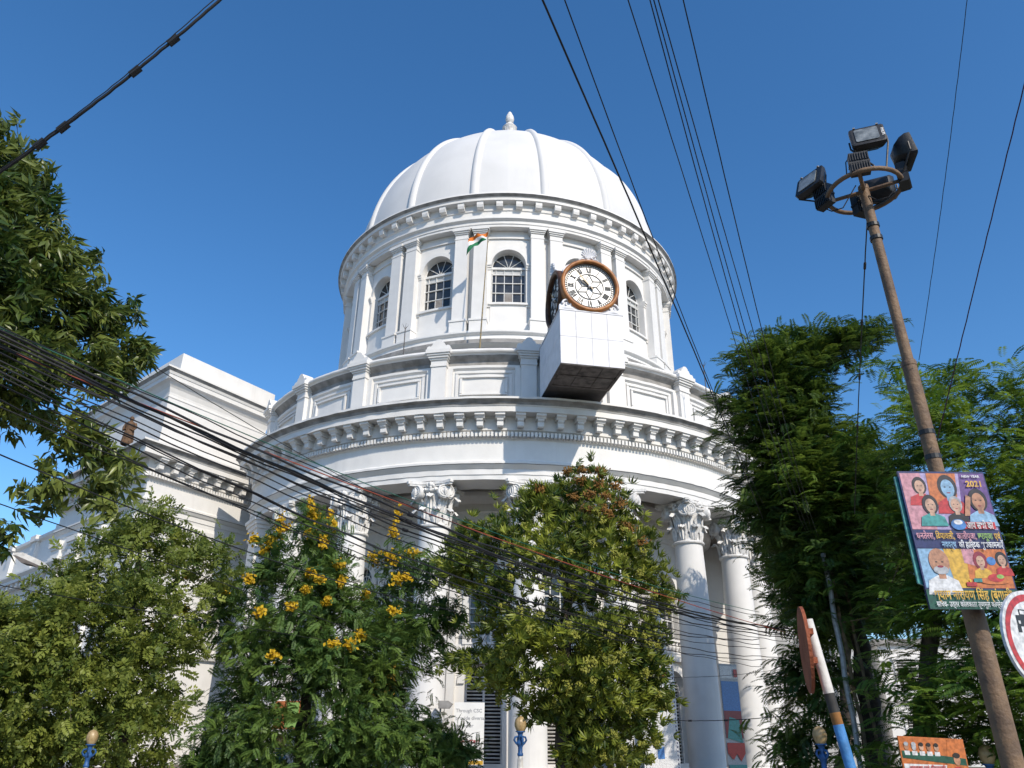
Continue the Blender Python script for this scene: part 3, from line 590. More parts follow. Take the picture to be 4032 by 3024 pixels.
tag(b.build('statue', 'statue_brown', None, 60, loc=(stp.x, stp.y, stp.z)), 'weathered brown robed statue standing on the pavilion cornice', 'statue')

# ------------------------------------------------------------------ pale neighbour behind the right-hand trees
AN = empty('annex_building', (44, 66, 0), 'pale two-storey building glimpsed low behind the right-hand trees', 'building', rz=R_(-12)); b = MB()
b.box(-13, 22, 0, 12, -.01, 9.2); b.build('wall', 'plaster', AN); b = MB(); b.box(-13.3, 22.3, -.35, 12.3, 9.2, 9.65); b.box(-13.1, 22.1, -.12, -.001, 4.5, 4.8); b.build('cornice', 'plaster_stained', AN)
for i in range(9):
    for z in (1.2, 5.6):
        b = MB(); x = -11+3.8*i; b.box(x-.95, x-.75, -.1, .0, z, z+2.4); b.box(x+.75, x+.95, -.1, .0, z, z+2.4); b.box(x-1.05, x+1.05, -.2, .0, z+2.4, z+2.65); b.box(x-1.05, x+1.05, -.16, .0, z-.18, z); b.box(x-.75, x+.75, -.05, .0, z, z+2.4, 1); wo = b.build('window', ('plaster', 'dark_void'), AN)
        for k in range(11): link('slat', slat, wo, (x, -.07, z+.12+.21*k), rot=(R_(35), 0, 0), scale=(.66, 1, 1))

# ------------------------------------------------------------------ trees
K = 4032/2212                                # outlines below are in a 2212-pixel-wide copy of the photograph
def leafm(name, c1, c2, trans=.3, rough=.5): mat(name, c1, rough, attr=True, col2=c2, trans=trans, spec=.35)
leafm('leaf_mango', (.03, .065, .012), (.20, .235, .05), .25, .34); leafm('leaf_olive', (.055, .095, .016), (.28, .32, .06), .32); leafm('leaf_cassia', (.034, .085, .022), (.17, .26, .05), .32)
leafm('leaf_alstonia', (.03, .065, .011), (.32, .36, .05), .28, .36); leafm('leaf_feather', (.018, .05, .011), (.14, .22, .03), .38); leafm('leaf_right', (.034, .09, .015), (.24, .37, .045), .38)
mat('bark', (.075, .058, .044), .9, .3, 6, .7, 14); mat('bark_pale', (.13, .105, .08), .9, .3, 5, .7, 12)
mat('flower_yellow', (.66, .46, .02), .6, .2, 9, col2=(.40, .24, .012), trans=.25); mat('flower_lime', (.36, .37, .07), .6, .2, 20, trans=.2); mat('flower_rust', (.26, .135, .03), .7, .25, 20, trans=.1)
def leaf(L, W, bend=.12, fold=.06):           # one leaf lying along +x, 4 triangles
    V = [(0, 0, 0), (.42*L, -W, fold*L), (.45*L, 0, 0), (.42*L, W, fold*L), (L, 0, -bend*L)]
    return np.array(V), [(0, 1, 2), (0, 2, 3), (1, 4, 2), (2, 4, 3)]
def blade(L, W):                              # small leaflet, 2 triangles
    return np.array([(0, 0, 0), (.5*L, -W, .02*L), (L, 0, -.05*L), (.5*L, W, .02*L)]), [(0, 1, 2), (0, 2, 3)]
def place(parts):
    V, Fc, T = [], [], []; o = 0
    for (v, f), M, t in parts:
        M = np.array(M); V.append(v @ M[:3, :3].T+M[:3, 3]); Fc += [tuple(i+o for i in q) for q in f]; T.append(np.full(len(v), t)); o += len(v)
    return np.concatenate(V), np.array(Fc), np.concatenate(T)
def RT(*ops):
    M = Matrix.Identity(4)
    for k, v in ops: M = M @ (Matrix.Translation(v) if k == 'T' else Matrix.Rotation(v, 4, k))
    return M
rnd = random.Random(4)
def t_whorl(n, L, W, open_, bend, jit=.2):   # leaves round a shoot that points along +x
    return place([(leaf(L*rnd.uniform(.75, 1.1), W, bend), RT(('X', 2*math.pi*i/n+rnd.uniform(-jit, jit)), ('Y', -open_+rnd.uniform(-jit, jit)), ('X', rnd.uniform(-.3, .3))), rnd.uniform(-.12, .12)) for i in range(n)])
def t_shoot(n, L, W, droop, stem):
    P = []
    for i in range(n):
        a = 2.4*i; s = i/n; P.append((leaf(L*rnd.uniform(.8, 1.15), W, .22), RT(('T', (-stem*s, 0, 0)), ('X', a), ('Y', -.55-.5*s+rnd.uniform(-.25, .25)), ('X', rnd.uniform(-.4, .4))), rnd.uniform(-.15, .15)))
    return place(P)
def t_pinnate(pairs, length, L, W, droop, up=.15, curl=0.):
    P = []
    for i in range(pairs):
        s = (i+.8)/pairs; x = length*s; z = up*length*math.sin(s*2.2)-droop*length*s*s
        k = (.7+.5*math.sin(s*2.8))
        for d in (-1, 1): P.append((blade(L*k*rnd.uniform(.85, 1.1), W*k), RT(('T', (x, 0, z)), ('Z', d*R_(68-18*s)), ('Y', .15+curl*rnd.uniform(-1, 1)), ('X', d*rnd.uniform(.0, .5)+curl*rnd.uniform(-1, 1))), rnd.uniform(-.08, .08)))
    return place(P)
def crown_mesh(name, m, templates, pos, fwd, scale, tint, roll=.5, seed=0):
    r = np.random.default_rng(seed); n = len(pos); fwd = fwd/np.linalg.norm(fwd, axis=1)[:, None]
    up = np.tile((0, 0, 1.), (n, 1))+r.normal(0, roll, (n, 3)); y = np.cross(up, fwd); y /= np.linalg.norm(y, axis=1)[:, None]+1e-9; z = np.cross(fwd, y)
    B = np.stack([fwd, y, z], 2)*scale[:, None, None]; which = r.integers(0, len(templates), n)
    VV, FF, TT = [], [], []; o = 0
    for k, (v, f, t) in enumerate(templates):
        s = np.where(which == k)[0]
        if not len(s): continue
        W = np.einsum('nij,vj->nvi', B[s], v)+pos[s][:, None, :]; VV.append(W.reshape(-1, 3))
        FF.append((f[None]+(np.arange(len(s))*len(v))[:, None, None]+o).reshape(-1, 3)); TT.append((tint[s][:, None]+t[None]).ravel()); o += len(s)*len(v)
    V, Fc, T = np.concatenate(VV), np.concatenate(FF), np.clip(np.concatenate(TT), 0, 1)
    me = bpy.data.meshes.new(name); me.vertices.add(len(V)); me.vertices.foreach_set('co', V.astype('f').ravel())
    me.loops.add(Fc.size); me.loops.foreach_set('vertex_index', Fc.astype('i').ravel()); me.polygons.add(len(Fc)); me.polygons.foreach_set('loop_start', np.arange(0, Fc.size, 3, dtype='i'))
    me.attributes.new('tint', 'FLOAT', 'POINT').data.foreach_set('value', T.astype('f')); me.materials.append(MATS[m]); me.update(calc_edges=True); return me
def poly_dist(P, q):                          # inside?, distance to the outline (pixels)
    x, y = q; ins = False; best = 1e9; n = len(P)
    for i in range(n):
        x0, y0 = P[i]; x1, y1 = P[(i+1) % n]
        if (y0 > y) != (y1 > y) and x < (x1-x0)*(y-y0)/(y1-y0)+x0: ins = not ins
        dx, dy = x1-x0, y1-y0; t = max(0, min(1, ((x-x0)*dx+(y-y0)*dy)/(dx*dx+dy*dy+1e-9))); best = min(best, math.hypot(x0+t*dx-x, y0+t*dy-y))
    return ins, best
def crown_points(outline, dist, thick, n, seed, holes=(), nf=.9, thr=-.12, keep=.2, ymax=1e9, front=.0, inset=0.):
    r = random.Random(seed); P = outline; xs = [q[0] for q in P]; ys = [q[1] for q in P]; out = []; pxs = []
    while len(out) < n:
        q = (r.uniform(min(xs), max(xs)), r.uniform(min(ys), max(ys)))
        ins, e = poly_dist(P, q)
        if not ins or e < inset: continue
        dens = 1.
        for h, hk in holes:
            hi, he = poly_dist(h, q)
            if hi: dens = min(dens, hk+max(0, 1-he/25)*(1-hk)*.6)
        if r.random() > dens: continue
        em = e*K/F*dist*1.15; half = min(thick, .25+em*1.1); u = r.uniform(-1, 1); u = math.copysign(abs(u)**.65, u-front)
        p = at_d(q[0]*K, q[1]*K, dist+u*half)
        if noise.noise(p*nf+Vector((seed, 0, 0)))+.5*noise.noise(p*nf*2.3) < thr and r.random() > keep: continue
        out.append(p); pxs.append(q)
    return np.array([tuple(p) for p in out]), pxs
def branches(b, trunk, tr, pts, n, seed, r_tip=.012, r_lim=.09):
    r = random.Random(seed); nodes = [(Vector(q), tr[i]) for i, q in enumerate(trunk)][len(trunk)//2:]
    P = [Vector(p) for p in pts[np.random.default_rng(seed).permutation(len(pts))[:n]]]; top = Vector(trunk[-1])
    P.sort(key=lambda p: (p-top).length)
    for p in P:
        best = min(nodes, key=lambda q: (q[0]-p).length+.6*max(0, q[0].z-p.z)); a, ra = best; L = (p-a).length
        if L < .3: continue
        m = a.lerp(p, .5)+Vector((r.uniform(-.12, .12), r.uniform(-.12, .12), r.uniform(.02, .16)))*L*.8
        r0 = min(ra*.72, r_lim, .02+.022*L); path = [a, a.lerp(m, .55)+Vector((0, 0, .03*L)), m, m.lerp(p, .55), p]; rr = [r0, r0*.82, r0*.62, r0*.42, r_tip]
        b.tube(path, rr, 5, cap=False); nodes += [(path[2], rr[2]), (path[3], rr[3]), (p, rr[4])]
def tree(name, label, outline, dist, thick, n, leafmat, templates, trunk, tr, seed, scale=(.8, 1.2), droop=0., up=.35, outw=1., rnd_=.5, holes=(), nb=70, group=None, barkm='bark', thr=-.12, nf=.9, keep=.2, roll=.5, tint=(.1, .75), extra=None, front=0., tw=12, tl=.7, jit=.2, flat=.8, spread=.7, inset=9.):
    base = trunk[0]; root = empty(name, (base.x, base.y, 0), label, 'tree', group); off = np.array((base.x, base.y, 0))
    pos, px = crown_points(outline, dist, thick, n//tw, seed, holes, nf, thr, keep, front=front, inset=inset)
    if extra is not None:
        for o2, n2, d2 in extra: q2, _ = crown_points(o2, d2, .5, n2, seed+5, thr=-9); pos = np.concatenate([pos, q2])
    r = np.random.default_rng(seed); c = pos.mean(0); axis = np.array((c[0], c[1], 0)); o = pos-axis; o[:, 2] = (pos[:, 2]-c[2])*.35
    o /= np.linalg.norm(o, axis=1)[:, None]+1e-6
    dirs = o*outw+r.normal(0, rnd_, pos.shape)+np.array((0, 0, up-droop)); dirs[:, 2] *= min(1, flat*1.25); dirs /= np.linalg.norm(dirs, axis=1)[:, None]; cen = pos; m_ = len(pos)
    nz = np.array([noise.noise(Vector(p)*.7) for p in pos]); tn = tint[0]+(tint[1]-tint[0])*(.5+.55*nz+r.normal(0, .16, m_)); ln = r.uniform(.6, 1.3, m_)*tl
    sp = r.uniform(-1, .25, (m_, tw, 1)); pos = (cen[:, None]+dirs[:, None]*sp*ln[:, None, None]+np.clip(r.normal(0, 1, (m_, tw, 3)), -1.5, 1.5)*jit*np.array((1, 1, flat))*(1.15+.5*sp)).reshape(-1, 3)
    fwd = (dirs[:, None]*.8+r.normal(0, spread, (m_, tw, 3))*np.array((1, 1, flat))+np.array((0, 0, .25*up-.6*droop))).reshape(-1, 3)
    tn = np.clip((tn[:, None]+r.normal(0, .13, (m_, tw))+.12*sp[:, :, 0]).ravel(), 0, 1)
    me = crown_mesh('foliage', leafmat, templates, pos-off, fwd, r.uniform(*scale, len(pos)), tn, roll, seed)
    cr = tag(link('foliage', me, root), kind='stuff')
    b = MB(); tk = [q-Vector(off) for q in trunk]; tk2, rr2 = [], []
    for i in range(len(tk)-1):
        for j in range(4):
            t = j/4; w_ = Vector((math.sin(i*3+j*2.1+seed), math.cos(i*2+j*1.7), 0))*tr[i]*.18; tk2.append(tk[i].lerp(tk[i+1], t)+(w_ if i+j else Vector())); rr2.append((tr[i]*(1-t)+tr[i+1]*t)*(1+.08*math.sin(i*5+j*2)))
    tk2.append(tk[-1]); rr2.append(tr[-1]); b.tube(tk2, rr2, 10); b.build('trunk', barkm, root, 60)
    b = MB(); branches(b, tk2, rr2, pos-off, nb, seed); tag(b.build('limbs', barkm, root, 60), kind='stuff')
    return root, pos, px
def trunkp(pts, d): return [at_d(x*K, y*K, d) if z is None else Vector((*at_d(x*K, y*K, d).xy, z)) for x, y, z in pts]
# mango at the left
MAN = [(-330, 330), (-200, 240), (-80, 230), (0, 302), (60, 298), (106, 325), (92, 365), (100, 405), (128, 412), (105, 440), (135, 475), (152, 520), (198, 548), (212, 610), (252, 655), (262, 612), (282, 628), (262, 675), (300, 660), (352, 640), (345, 668), (312, 705), (335, 760), (320, 820), (285, 855), (235, 870), (205, 900), (248, 950), (252, 978), (296, 995), (292, 1040), (225, 1062), (195, 1020), (150, 985), (80, 950), (0, 920), (-330, 910)]
tp = trunkp([(-260, 1690, 0.), (-250, 1300, None), (-235, 1000, None), (-200, 760, None), (-160, 560, None)], 13.6)
tree('mango_tree', 'tall mango tree with long glossy drooping leaves rising past the pavilion roof', MAN, 13.2, 1.9, 4200, 'leaf_mango', [t_shoot(9, .24, .033, .2, .14) for _ in range(5)]+[t_whorl(8, .22, .03, .9, .25, .35) for _ in range(2)], tp, [.34, .3, .26, .2, .1], 11, (.75, 1.15), .35, .1, .8, .55, nb=130,
     holes=[([(200, 850), (330, 850), (330, 900), (205, 930)], .25), ([(-40, 850), (190, 860), (190, 980), (-40, 960)], .3)], thr=-.12, nf=1.2, roll=.9, tint=(.02, .9), tw=5, tl=.4, jit=.13,
     extra=[([(62, 1005), (150, 1035), (135, 1075), (142, 1112), (115, 1142), (90, 1122), (84, 1070)], 7, 12.6), ([(-40, 1140), (22, 1145), (18, 1195), (-40, 1200)], 5, 12.6), ([(-60, 235), (30, 243), (42, 255), (20, 285), (-60, 290)], 7, 13), ([(100, 395), (128, 405), (124, 420), (100, 425)], 2, 13), ([(262, 1010), (285, 1030), (215, 1108), (195, 1090)], 11, 12.6)])
# olive-leaved tree at the left
OLI = [(-250, 1300), (0, 1296), (60, 1275), (120, 1240), (165, 1165), (210, 1145), (270, 1112), (300, 1085), (292, 1045), (335, 1040), (350, 1070), (332, 1100), (390, 1100), (400, 1120), (380, 1135), (425, 1145), (470, 1150), (512, 1162), (520, 1190), (490, 1205), (510, 1235), (498, 1290), (470, 1335), (440, 1375), (460, 1420), (430, 1455), (450, 1500), (420, 1545), (380, 1600), (360, 1690), (-250, 1690)]
tp = trunkp([(255, 1790, 0.), (262, 1600, None), (270, 1480, None), (285, 1330, None), (300, 1200, None)], 25.5)
tree('olive_leaved_tree', 'bushy olive-green tree with small curling leaves in front of the left pavilion', OLI, 25.2, 2.3, 7000, 'leaf_olive', [t_pinnate(7, .34, .125, .03, .3, .12, .5) for _ in range(6)], tp, [.2, .18, .16, .12, .07], 23, (.8, 1.3), .15, .2, .9, .6, nb=110, holes=[([(390, 1130), (540, 1150), (530, 1330), (450, 1420), (400, 1300)], .4), ([(340, 1400), (470, 1380), (460, 1560), (380, 1600)], .3), ([(110, 1335), (235, 1330), (240, 1390), (120, 1400)], .12), ([(290, 1330), (370, 1325), (360, 1385), (300, 1380)], .3), ([(270, 1050), (350, 1040), (400, 1110), (430, 1180), (330, 1150)], .35), ([(0, 1290), (90, 1300), (70, 1350), (0, 1340)], .4)], thr=-.03, nf=1., roll=1., tint=(.05, .9), tw=12, tl=.8, jit=.2)
# yellow-flowering cassia
CAS = [(470, 1275), (500, 1228), (540, 1215), (562, 1200), (575, 1150), (588, 1100), (604, 1150), (612, 1200), (640, 1200), (652, 1140), (662, 1085), (680, 1056), (694, 1092), (698, 1150), (704, 1130), (718, 1108), (726, 1150), (738, 1195), (762, 1218), (775, 1282), (800, 1302), (825, 1242), (842, 1170), (848, 1110), (868, 1110), (868, 1168), (880, 1202), (930, 1197), (988, 1200), (980, 1262), (1000, 1330), (962, 1380), (985, 1422), (940, 1482), (875, 1480), (960, 1560), (1000, 1600), (1050, 1622), (1000, 1690), (380, 1690), (440, 1560), (490, 1452), (462, 1400), (420, 1350), (440, 1300)]
tp = trunkp([(648, 1800, 0.), (650, 1600, None), (662, 1500, None), (690, 1360, None), (700, 1220, None)], 27)
cas, cpos, cpx = tree('flowering_tree', 'feathery dark green tree carrying spikes of yellow flowers before the columns', CAS, 26.8, 2.4, 12500, 'leaf_cassia', [t_pinnate(11, .38, .09, .019, .22, .15, .15) for _ in range(6)], tp, [.24, .2, .17, .12, .06], 31, (.8, 1.3), .2, .25, .9, .55, nb=120,
     inset=6, holes=[([(420, 1240), (560, 1220), (560, 1320), (480, 1400), (420, 1330)], .4), ([(730, 1120), (800, 1150), (790, 1210), (735, 1230)], .25), ([(880, 1190), (920, 1190), (920, 1260), (885, 1260)], .5), ([(560, 1440), (640, 1430), (620, 1540), (560, 1540)], .15), ([(500, 1380), (560, 1370), (540, 1440), (480, 1440)], .25), ([(870, 1420), (960, 1430), (930, 1500), (860, 1540)], .25), ([(720, 1300), (760, 1300), (760, 1350), (720, 1350)], .4), ([(590, 1480), (690, 1480), (690, 1690), (560, 1690)], .22)], thr=-.02, nf=.9, tint=(.0, .85), tw=12, tl=.9, jit=.2)
def blossoms(root, name, m, pts, rr, n, size, seed, outline, d0, thick):
    r = random.Random(seed)
    for (x, y), (rx, ry) in zip(pts, rr):
        ins, e = poly_dist(outline, (x, y)); d = d0-(min(thick, .25+e*K/F*d0*1.26)*1.06 if ins else .2); c = at_d(x*K, y*K, d); sx, sz = rx*K/F*d, ry*K/F*d; b = MB()
        for i in range(n):
            q = c+Vector((r.gauss(0, sx*.45), r.gauss(0, sx*.45), r.gauss(0, sz*.5)))-Vector((root.location.x, root.location.y, 0)); a = Vector((r.gauss(0, 1), r.gauss(0, 1), r.gauss(0, 1))).normalized()*size; e = a.orthogonal().normalized()*size*.8
            b.poly([q-a, q+e, q+a, q-e]); b.poly([q-e*.8, q+a.cross(e).normalized()*size*.8, q+e*.8])
        b.build(name, m, root, fix=False)['kind'] = 'stuff'
g8 = lambda P: [((1000+x/1.4747)/K, (1900+y/1.4747)/K) for x, y in P]
fl = g8([(150, 230), (140, 290), (90, 340), (325, 120), (340, 170), (360, 210), (330, 300), (400, 345), (450, 200), (460, 245), (835, 190), (815, 290), (690, 440), (800, 440), (930, 412), (840, 560), (420, 690), (300, 620), (500, 580), (810, 745), (220, 720), (30, 750), (110, 1000), (490, 475), (650, 655), (380, 560), (0, 330), (615, 885), (560, 940), (460, 940), (880, 550), (180, 260), (770, 420), (-180, 640), (-400, 540), (-560, 830), (-420, 735), (-700, 740), (-480, 730), (-30, 560), (330, 520), (60, 400)])
blossoms(cas, 'blossom', 'flower_yellow', fl, [(9, 13), (11, 16), (13, 15), (7, 16), (10, 15), (11, 14), (11, 10), (12, 15), (7, 14), (8, 12), (8, 16), (11, 14), (20, 14), (17, 18), (22, 9), (15, 10)]+[(12, 9)]*26, 62, .068, 5, CAS, 26.8, 2.4)
# whorled-leaf tree in the middle
ALS = [(960, 1195), (1000, 1120), (1050, 1082), (1082, 1062), (1130, 1047), (1160, 1022), (1222, 1026), (1240, 1000), (1290, 990), (1322, 1010), (1332, 1036), (1360, 1052), (1366, 1100), (1402, 1112), (1422, 1150), (1440, 1182), (1442, 1232), (1472, 1282), (1455, 1332), (1432, 1372), (1442, 1430), (1462, 1510), (1430, 1542), (1445, 1600), (1425, 1690), (1225, 1690), (1215, 1560), (1150, 1562), (1085, 1522), (1040, 1492), (990, 1480), (962, 1420), (1000, 1382), (980, 1342), (1020, 1300), (992, 1272), (950, 1242)]
tp = trunkp([(1222, 1800, 0.), (1220, 1600, None), (1212, 1480, None), (1222, 1340, None), (1235, 1180, None)], 24.8)
als, apos, apx = tree('whorled_leaf_tree', 'rounded tree with glossy whorled leaves and pale flower heads before the central columns', ALS, 24.6, 2.6, 5200, 'leaf_alstonia', [t_whorl(9, .31, .034, .8, .12) for _ in range(6)], tp, [.36, .3, .24, .17, .08], 47, (.7, 1.1), 0., .55, .8, .35, nb=130, barkm='bark',
     holes=[([(1085, 1300), (1120, 1225), (1172, 1225), (1172, 1300), (1110, 1335)], .1), ([(1000, 1490), (1150, 1500), (1150, 1570), (1020, 1600)], .25), ([(1100, 1275), (1230, 1262), (1330, 1255), (1440, 1262), (1440, 1320), (1310, 1335), (1110, 1335)], .3), ([(1370, 1270), (1440, 1255), (1440, 1320), (1390, 1330)], .2), ([(1005, 1330), (1075, 1300), (1070, 1380), (1000, 1390)], .25)], thr=-.02, nf=.9, keep=.12, tint=(.0, .9), tw=6, tl=.55, jit=.22)
r = random.Random(8); f1, f2 = [], []
for x, y in [(1262, 1012), (1230, 1018), (1300, 1020), (1250, 1040), (1290, 1045), (1330, 1050), (1275, 1065), (1310, 1075), (1245, 1075), (1340, 1085), (1300, 1100), (1270, 1095), (1320, 1110), (1165, 1055), (1360, 1140), (1385, 1165), (1345, 1135)]: f1.append((x+r.uniform(-4, 4), y+r.uniform(-4, 4)))
for _ in range(85):
    while True:
        q = (r.uniform(1000, 1460), r.uniform(1080, 1650)); ins, e = poly_dist(ALS, q)
        if ins and r.random() < .15+.85*((q[0]-1000)/460)**2: f2.append(q); break
blossoms(als, 'seed_head', 'flower_rust', f1, [(15, 9)]*len(f1), 70, .055, 3, ALS, 24.6, 2.6); blossoms(als, 'flower_head', 'flower_lime', f2, [(8, 8)]*len(f2), 36, .05, 4, ALS, 24.6, 2.6)
# two feathery trees at the right
RA = [(1585, 775), (1640, 735), (1700, 708), (1790, 718), (1850, 700), (1905, 690), (1905, 738), (1855, 765), (1800, 790), (1782, 830), (1792, 900), (1860, 920), (1930, 990), (1900, 1100), (1890, 1200), (1880, 1300), (1860, 1400), (1830, 1500), (1800, 1620), (1780, 1690), (1700, 1690), (1665, 1600), (1690, 1530), (1685, 1460), (1692, 1400), (1665, 1290), (1682, 1240), (1640, 1165), (1600, 1115), (1600, 1060), (1590, 1010), (1555, 965), (1535, 940), (1565, 910), (1570, 870)]
FE = [t_pinnate(11, .46, .125, .019, .16, .15, .05) for _ in range(6)]
tp = trunkp([(1905, 1800, 0.), (1880, 1560, None), (1860, 1400, None), (1835, 1250, None), (1790, 1080, None), (1760, 900, None)], 24.2)
tree('feathery_tree', 'tall tree of fine feathery leaves and leaning dark trunk right of the portico', RA, 24., 2.6, 11500, 'leaf_feather', FE, tp, [.3, .27, .24, .2, .14, .07], 53, (.75, 1.25), .1, .12, 1.1, .45, nb=130, inset=3, holes=[([(1740, 1330), (1900, 1300), (1900, 1690), (1740, 1690)], .2), ([(1690, 1350), (1790, 1330), (1780, 1560), (1690, 1600)], .5), ([(1600, 1130), (1700, 1180), (1700, 1260), (1640, 1180)], .4)], thr=-.04, nf=.8, roll=.2, tint=(.0, .9), tw=14, tl=1.2, jit=.3, flat=.3, spread=.8)
RB = [(1860, 772), (1900, 782), (1950, 765), (2000, 775), (2050, 800), (2110, 785), (2150, 792), (2180, 770), (2215, 800), (2500, 780), (2650, 1000), (2650, 1690), (1850, 1690), (1880, 1500), (1900, 1300), (1900, 1100), (1860, 980), (1800, 935), (1900, 905), (1905, 850), (1872, 812)]
tp = trunkp([(1995, 1810, 0.), (1992, 1620, None), (2005, 1450, None), (2020, 1250, None), (2080, 1050, None)], 21.5)
tree('spreading_tree', 'wide spreading tree with layered bright green fronds behind the lamp mast', RB, 21.3, 3., 12500, 'leaf_right', FE, tp, [.26, .23, .2, .17, .08], 61, (.75, 1.25), .1, .12, 1., .45, nb=150, barkm='bark_pale', holes=[([(1870, 1350), (1990, 1400), (1980, 1640), (1880, 1660)], .35)], thr=-.06, nf=.8, roll=.2, tint=(.02, .95), tw=14, tl=1.2, jit=.3, flat=.3, spread=.8)

RC = [(1640, 1010), (1720, 945), (1820, 930), (1930, 960), (1990, 1040), (2010, 1200), (1960, 1330), (1850, 1390), (1730, 1370), (1650, 1260), (1615, 1120)]  # hidden tree inferred from leaf shadow on the columns, added to cast it
tp = trunkp([(1830, 1790, 0.), (1830, 1600, None), (1825, 1400, None), (1820, 1200, None), (1815, 1060, None)], 41)
tree('shade_tree', 'dense dark unseen tree behind the feathery tree, shading the right-hand columns close by', RC, 41, 3.6, 5000, 'leaf_feather', [t_pinnate(8, .7, .22, .04, .2, .15, .1) for _ in range(4)], tp, [.35, .3, .26, .2, .1], 71, (.8, 1.3), .1, .15, 1., .5, nb=60, thr=-.25, nf=.5, roll=.4, tint=(0, .6), tw=12, tl=1.4, jit=.4, flat=.5)

# ------------------------------------------------------------------ street furniture
mat('rust_pole', (.20, .125, .07), .65, .3, 7, .35, 30, col2=(.11, .07, .045), streak=.5, streak_col=(.32, .26, .18)); mat('black_metal', (.022, .023, .025), .5, .2, 6, .1, 30); mat('flood_glass', (.28, .30, .30), .12, .3, 9, spec=.7, col2=(.10, .11, .11)); mat('grey_metal', (.35, .35, .34), .5, .15, 8, metal=.3)
mat('cable_black', (.016, .016, .018), .55); mat('cable_green', (.02, .12, .08), .5); mat('cable_red', (.28, .06, .03), .5); mat('cable_purple', (.07, .02, .05), .5)
G1 = 'black cables of the sagging bundle in front of the portico'
def wire(p0, pm, p1, d0, d1, rad, m='cable_black', lab='black overhead cable', n=44, group=None, name='overhead_cable', clamps=()):
    A, B = at_d(p0[0]*K, p0[1]*K, d0), at_d(p1[0]*K, p1[1]*K, d1); M = ray(pm[0]*K, pm[1]*K)
    # the wire hangs in the vertical plane through A and B; its sag is read where it crosses the middle sight line
    ax_, ay_ = A.xy; bx, by = B.x-A.x, B.y-A.y; den_ = bx*M.y-by*M.x; t = (ay_*M.x-ax_*M.y)/den_; t = min(max(t, .08), .92)
    px, py = ax_+bx*t, ay_+by*t; zm = EYE+M.z*math.hypot(px, py)/math.hypot(M.x, M.y); s = (A.z+(B.z-A.z)*t-zm)/(4*t*(1-t)); s = min(max(s, -.15), 2.2)
    P = [Vector((A.x+bx*u, A.y+by*u, A.z+(B.z-A.z)*u-4*s*u*(1-u))) for u in [i/n for i in range(n+1)]]
    ph = (p0[1]*7.3+p1[0]*3.1) % 6.28; P = [p+Vector((0, math.sin(i*2.3+ph), math.sin(i*1.7+ph*2)+.6*math.sin(i*.61+ph)))*((.014 if group == G1 else .0022) if 0 < i < n else 0) for i, p in enumerate(P)]
    rad = rad*.8; b = MB(); b.tube([p-A for p in P], rad, 6); o = b.build(name, m, None, 60, loc=A); tag(o, lab, 'cable', group)
    for u in clamps:
        i = u*n; q = P[int(i)].lerp(P[min(int(i)+1, n)], i-int(i)); c = MB(); c.tube([q-A-(P[-1]-P[0])*(.05/(P[-1]-P[0]).length), q-A+(P[-1]-P[0])*(.05/(P[-1]-P[0]).length)], rad*2.2, 8); c.build('clamp', 'cable_black', o)
    return o, P
L1 = 'black cable of the sagging bundle strung from the mango tree across the portico'
for p0, pm, p1, d0, d1, rd in [((-40, 696), (640, 1008), (1722, 1366), 9.5, 23.5, .02), ((-40, 704), (800, 1092), (1722, 1360), 9.6, 23.5, .02), ((-40, 716), (600, 1008), (1705, 1372), 9.7, 23.4, .018), ((-40, 730), (800, 1113), (1730, 1380), 9.8, 23.4, .016), ((-40, 742), (500, 983), (1702, 1356), 9.5, 23.6, .013), ((-40, 686), (700, 1018), (1660, 1332), 9.4, 23.6, .010),
    ((-40, 770), (400, 972), (1640, 1392), 9.5, 23.6, .012), ((-40, 782), (560, 1072), (1640, 1380), 9.6, 23.6, .014), ((-40, 792), (500, 1048), (1655, 1400), 9.7, 23.2, .010), ((-40, 812), (600, 1108), (1690, 1420), 9.8, 23.4, .012), ((-40, 842), (500, 1090), (1655, 1425), 9.8, 23.3, .011), ((-40, 862), (620, 1135), (1640, 1440), 9.9, 23.4, .009),
    ((-40, 760), (520, 1010), (1700, 1385), 9.7, 23.6, .010), ((-40, 725), (660, 1040), (1715, 1376), 9.75, 23.5, .013)]:
    wire(p0, pm, p1, d0, d1, rd, lab=L1, group=G1, clamps=(.31, .47) if rd > .015 else ())
wire((-40, 690), (700, 1008), (1640, 1322), 9.7, 23.2, .009, 'cable_green', 'thin green cable among the black bundle crossing the portico')
wire((-40, 735), (640, 1002), (1726, 1374), 9.9, 23.3, .011, 'cable_red', 'orange-red cable among the black bundle crossing the portico')
wire((-40, 965), (420, 1150), (1240, 1345), 11, 26, .012, lab='thick lone black cable crossing the olive-leaved tree below the bundle')
wire((-40, 1075), (300, 1195), (880, 1405), 11, 24, .009, lab='thin low black cable passing through the flowering tree')
wire((-40, 1258), (250, 1308), (830, 1402), 12, 24, .007, lab='lowest thin black cable among the olive-leaved tree branches')
wire((330, 790), (720, 1020), (1255, 1260), 15, 24, .010, lab='single thin cable from the pavilion roof line down to the whorled-leaf tree')
wire((1440, 1556), (1560, 1556), (1700, 1546), 23.2, 23, .014, lab='black twin cable tied low across the right-hand columns', clamps=(.2, .5))
wire((1400, 1462), (1520, 1462), (1690, 1445), 23.2, 23, .008, lab='thin taut cable just above the twin cable on the right-hand columns')
LU = 'thin black cable slanting down from overhead into the feathery tree'; GU = 'thin black overhead cables slanting into the feathery tree'
wire((1150, -50), (1350, 390), (1648, 1120), 5.2, 22, .015, lab='thickest black cable slanting down past the clock face')
wire((1198, -60), (1330, 300), (1655, 1100), 5.2, 22, .009, lab='thinner cable running beside the thickest one past the clock')
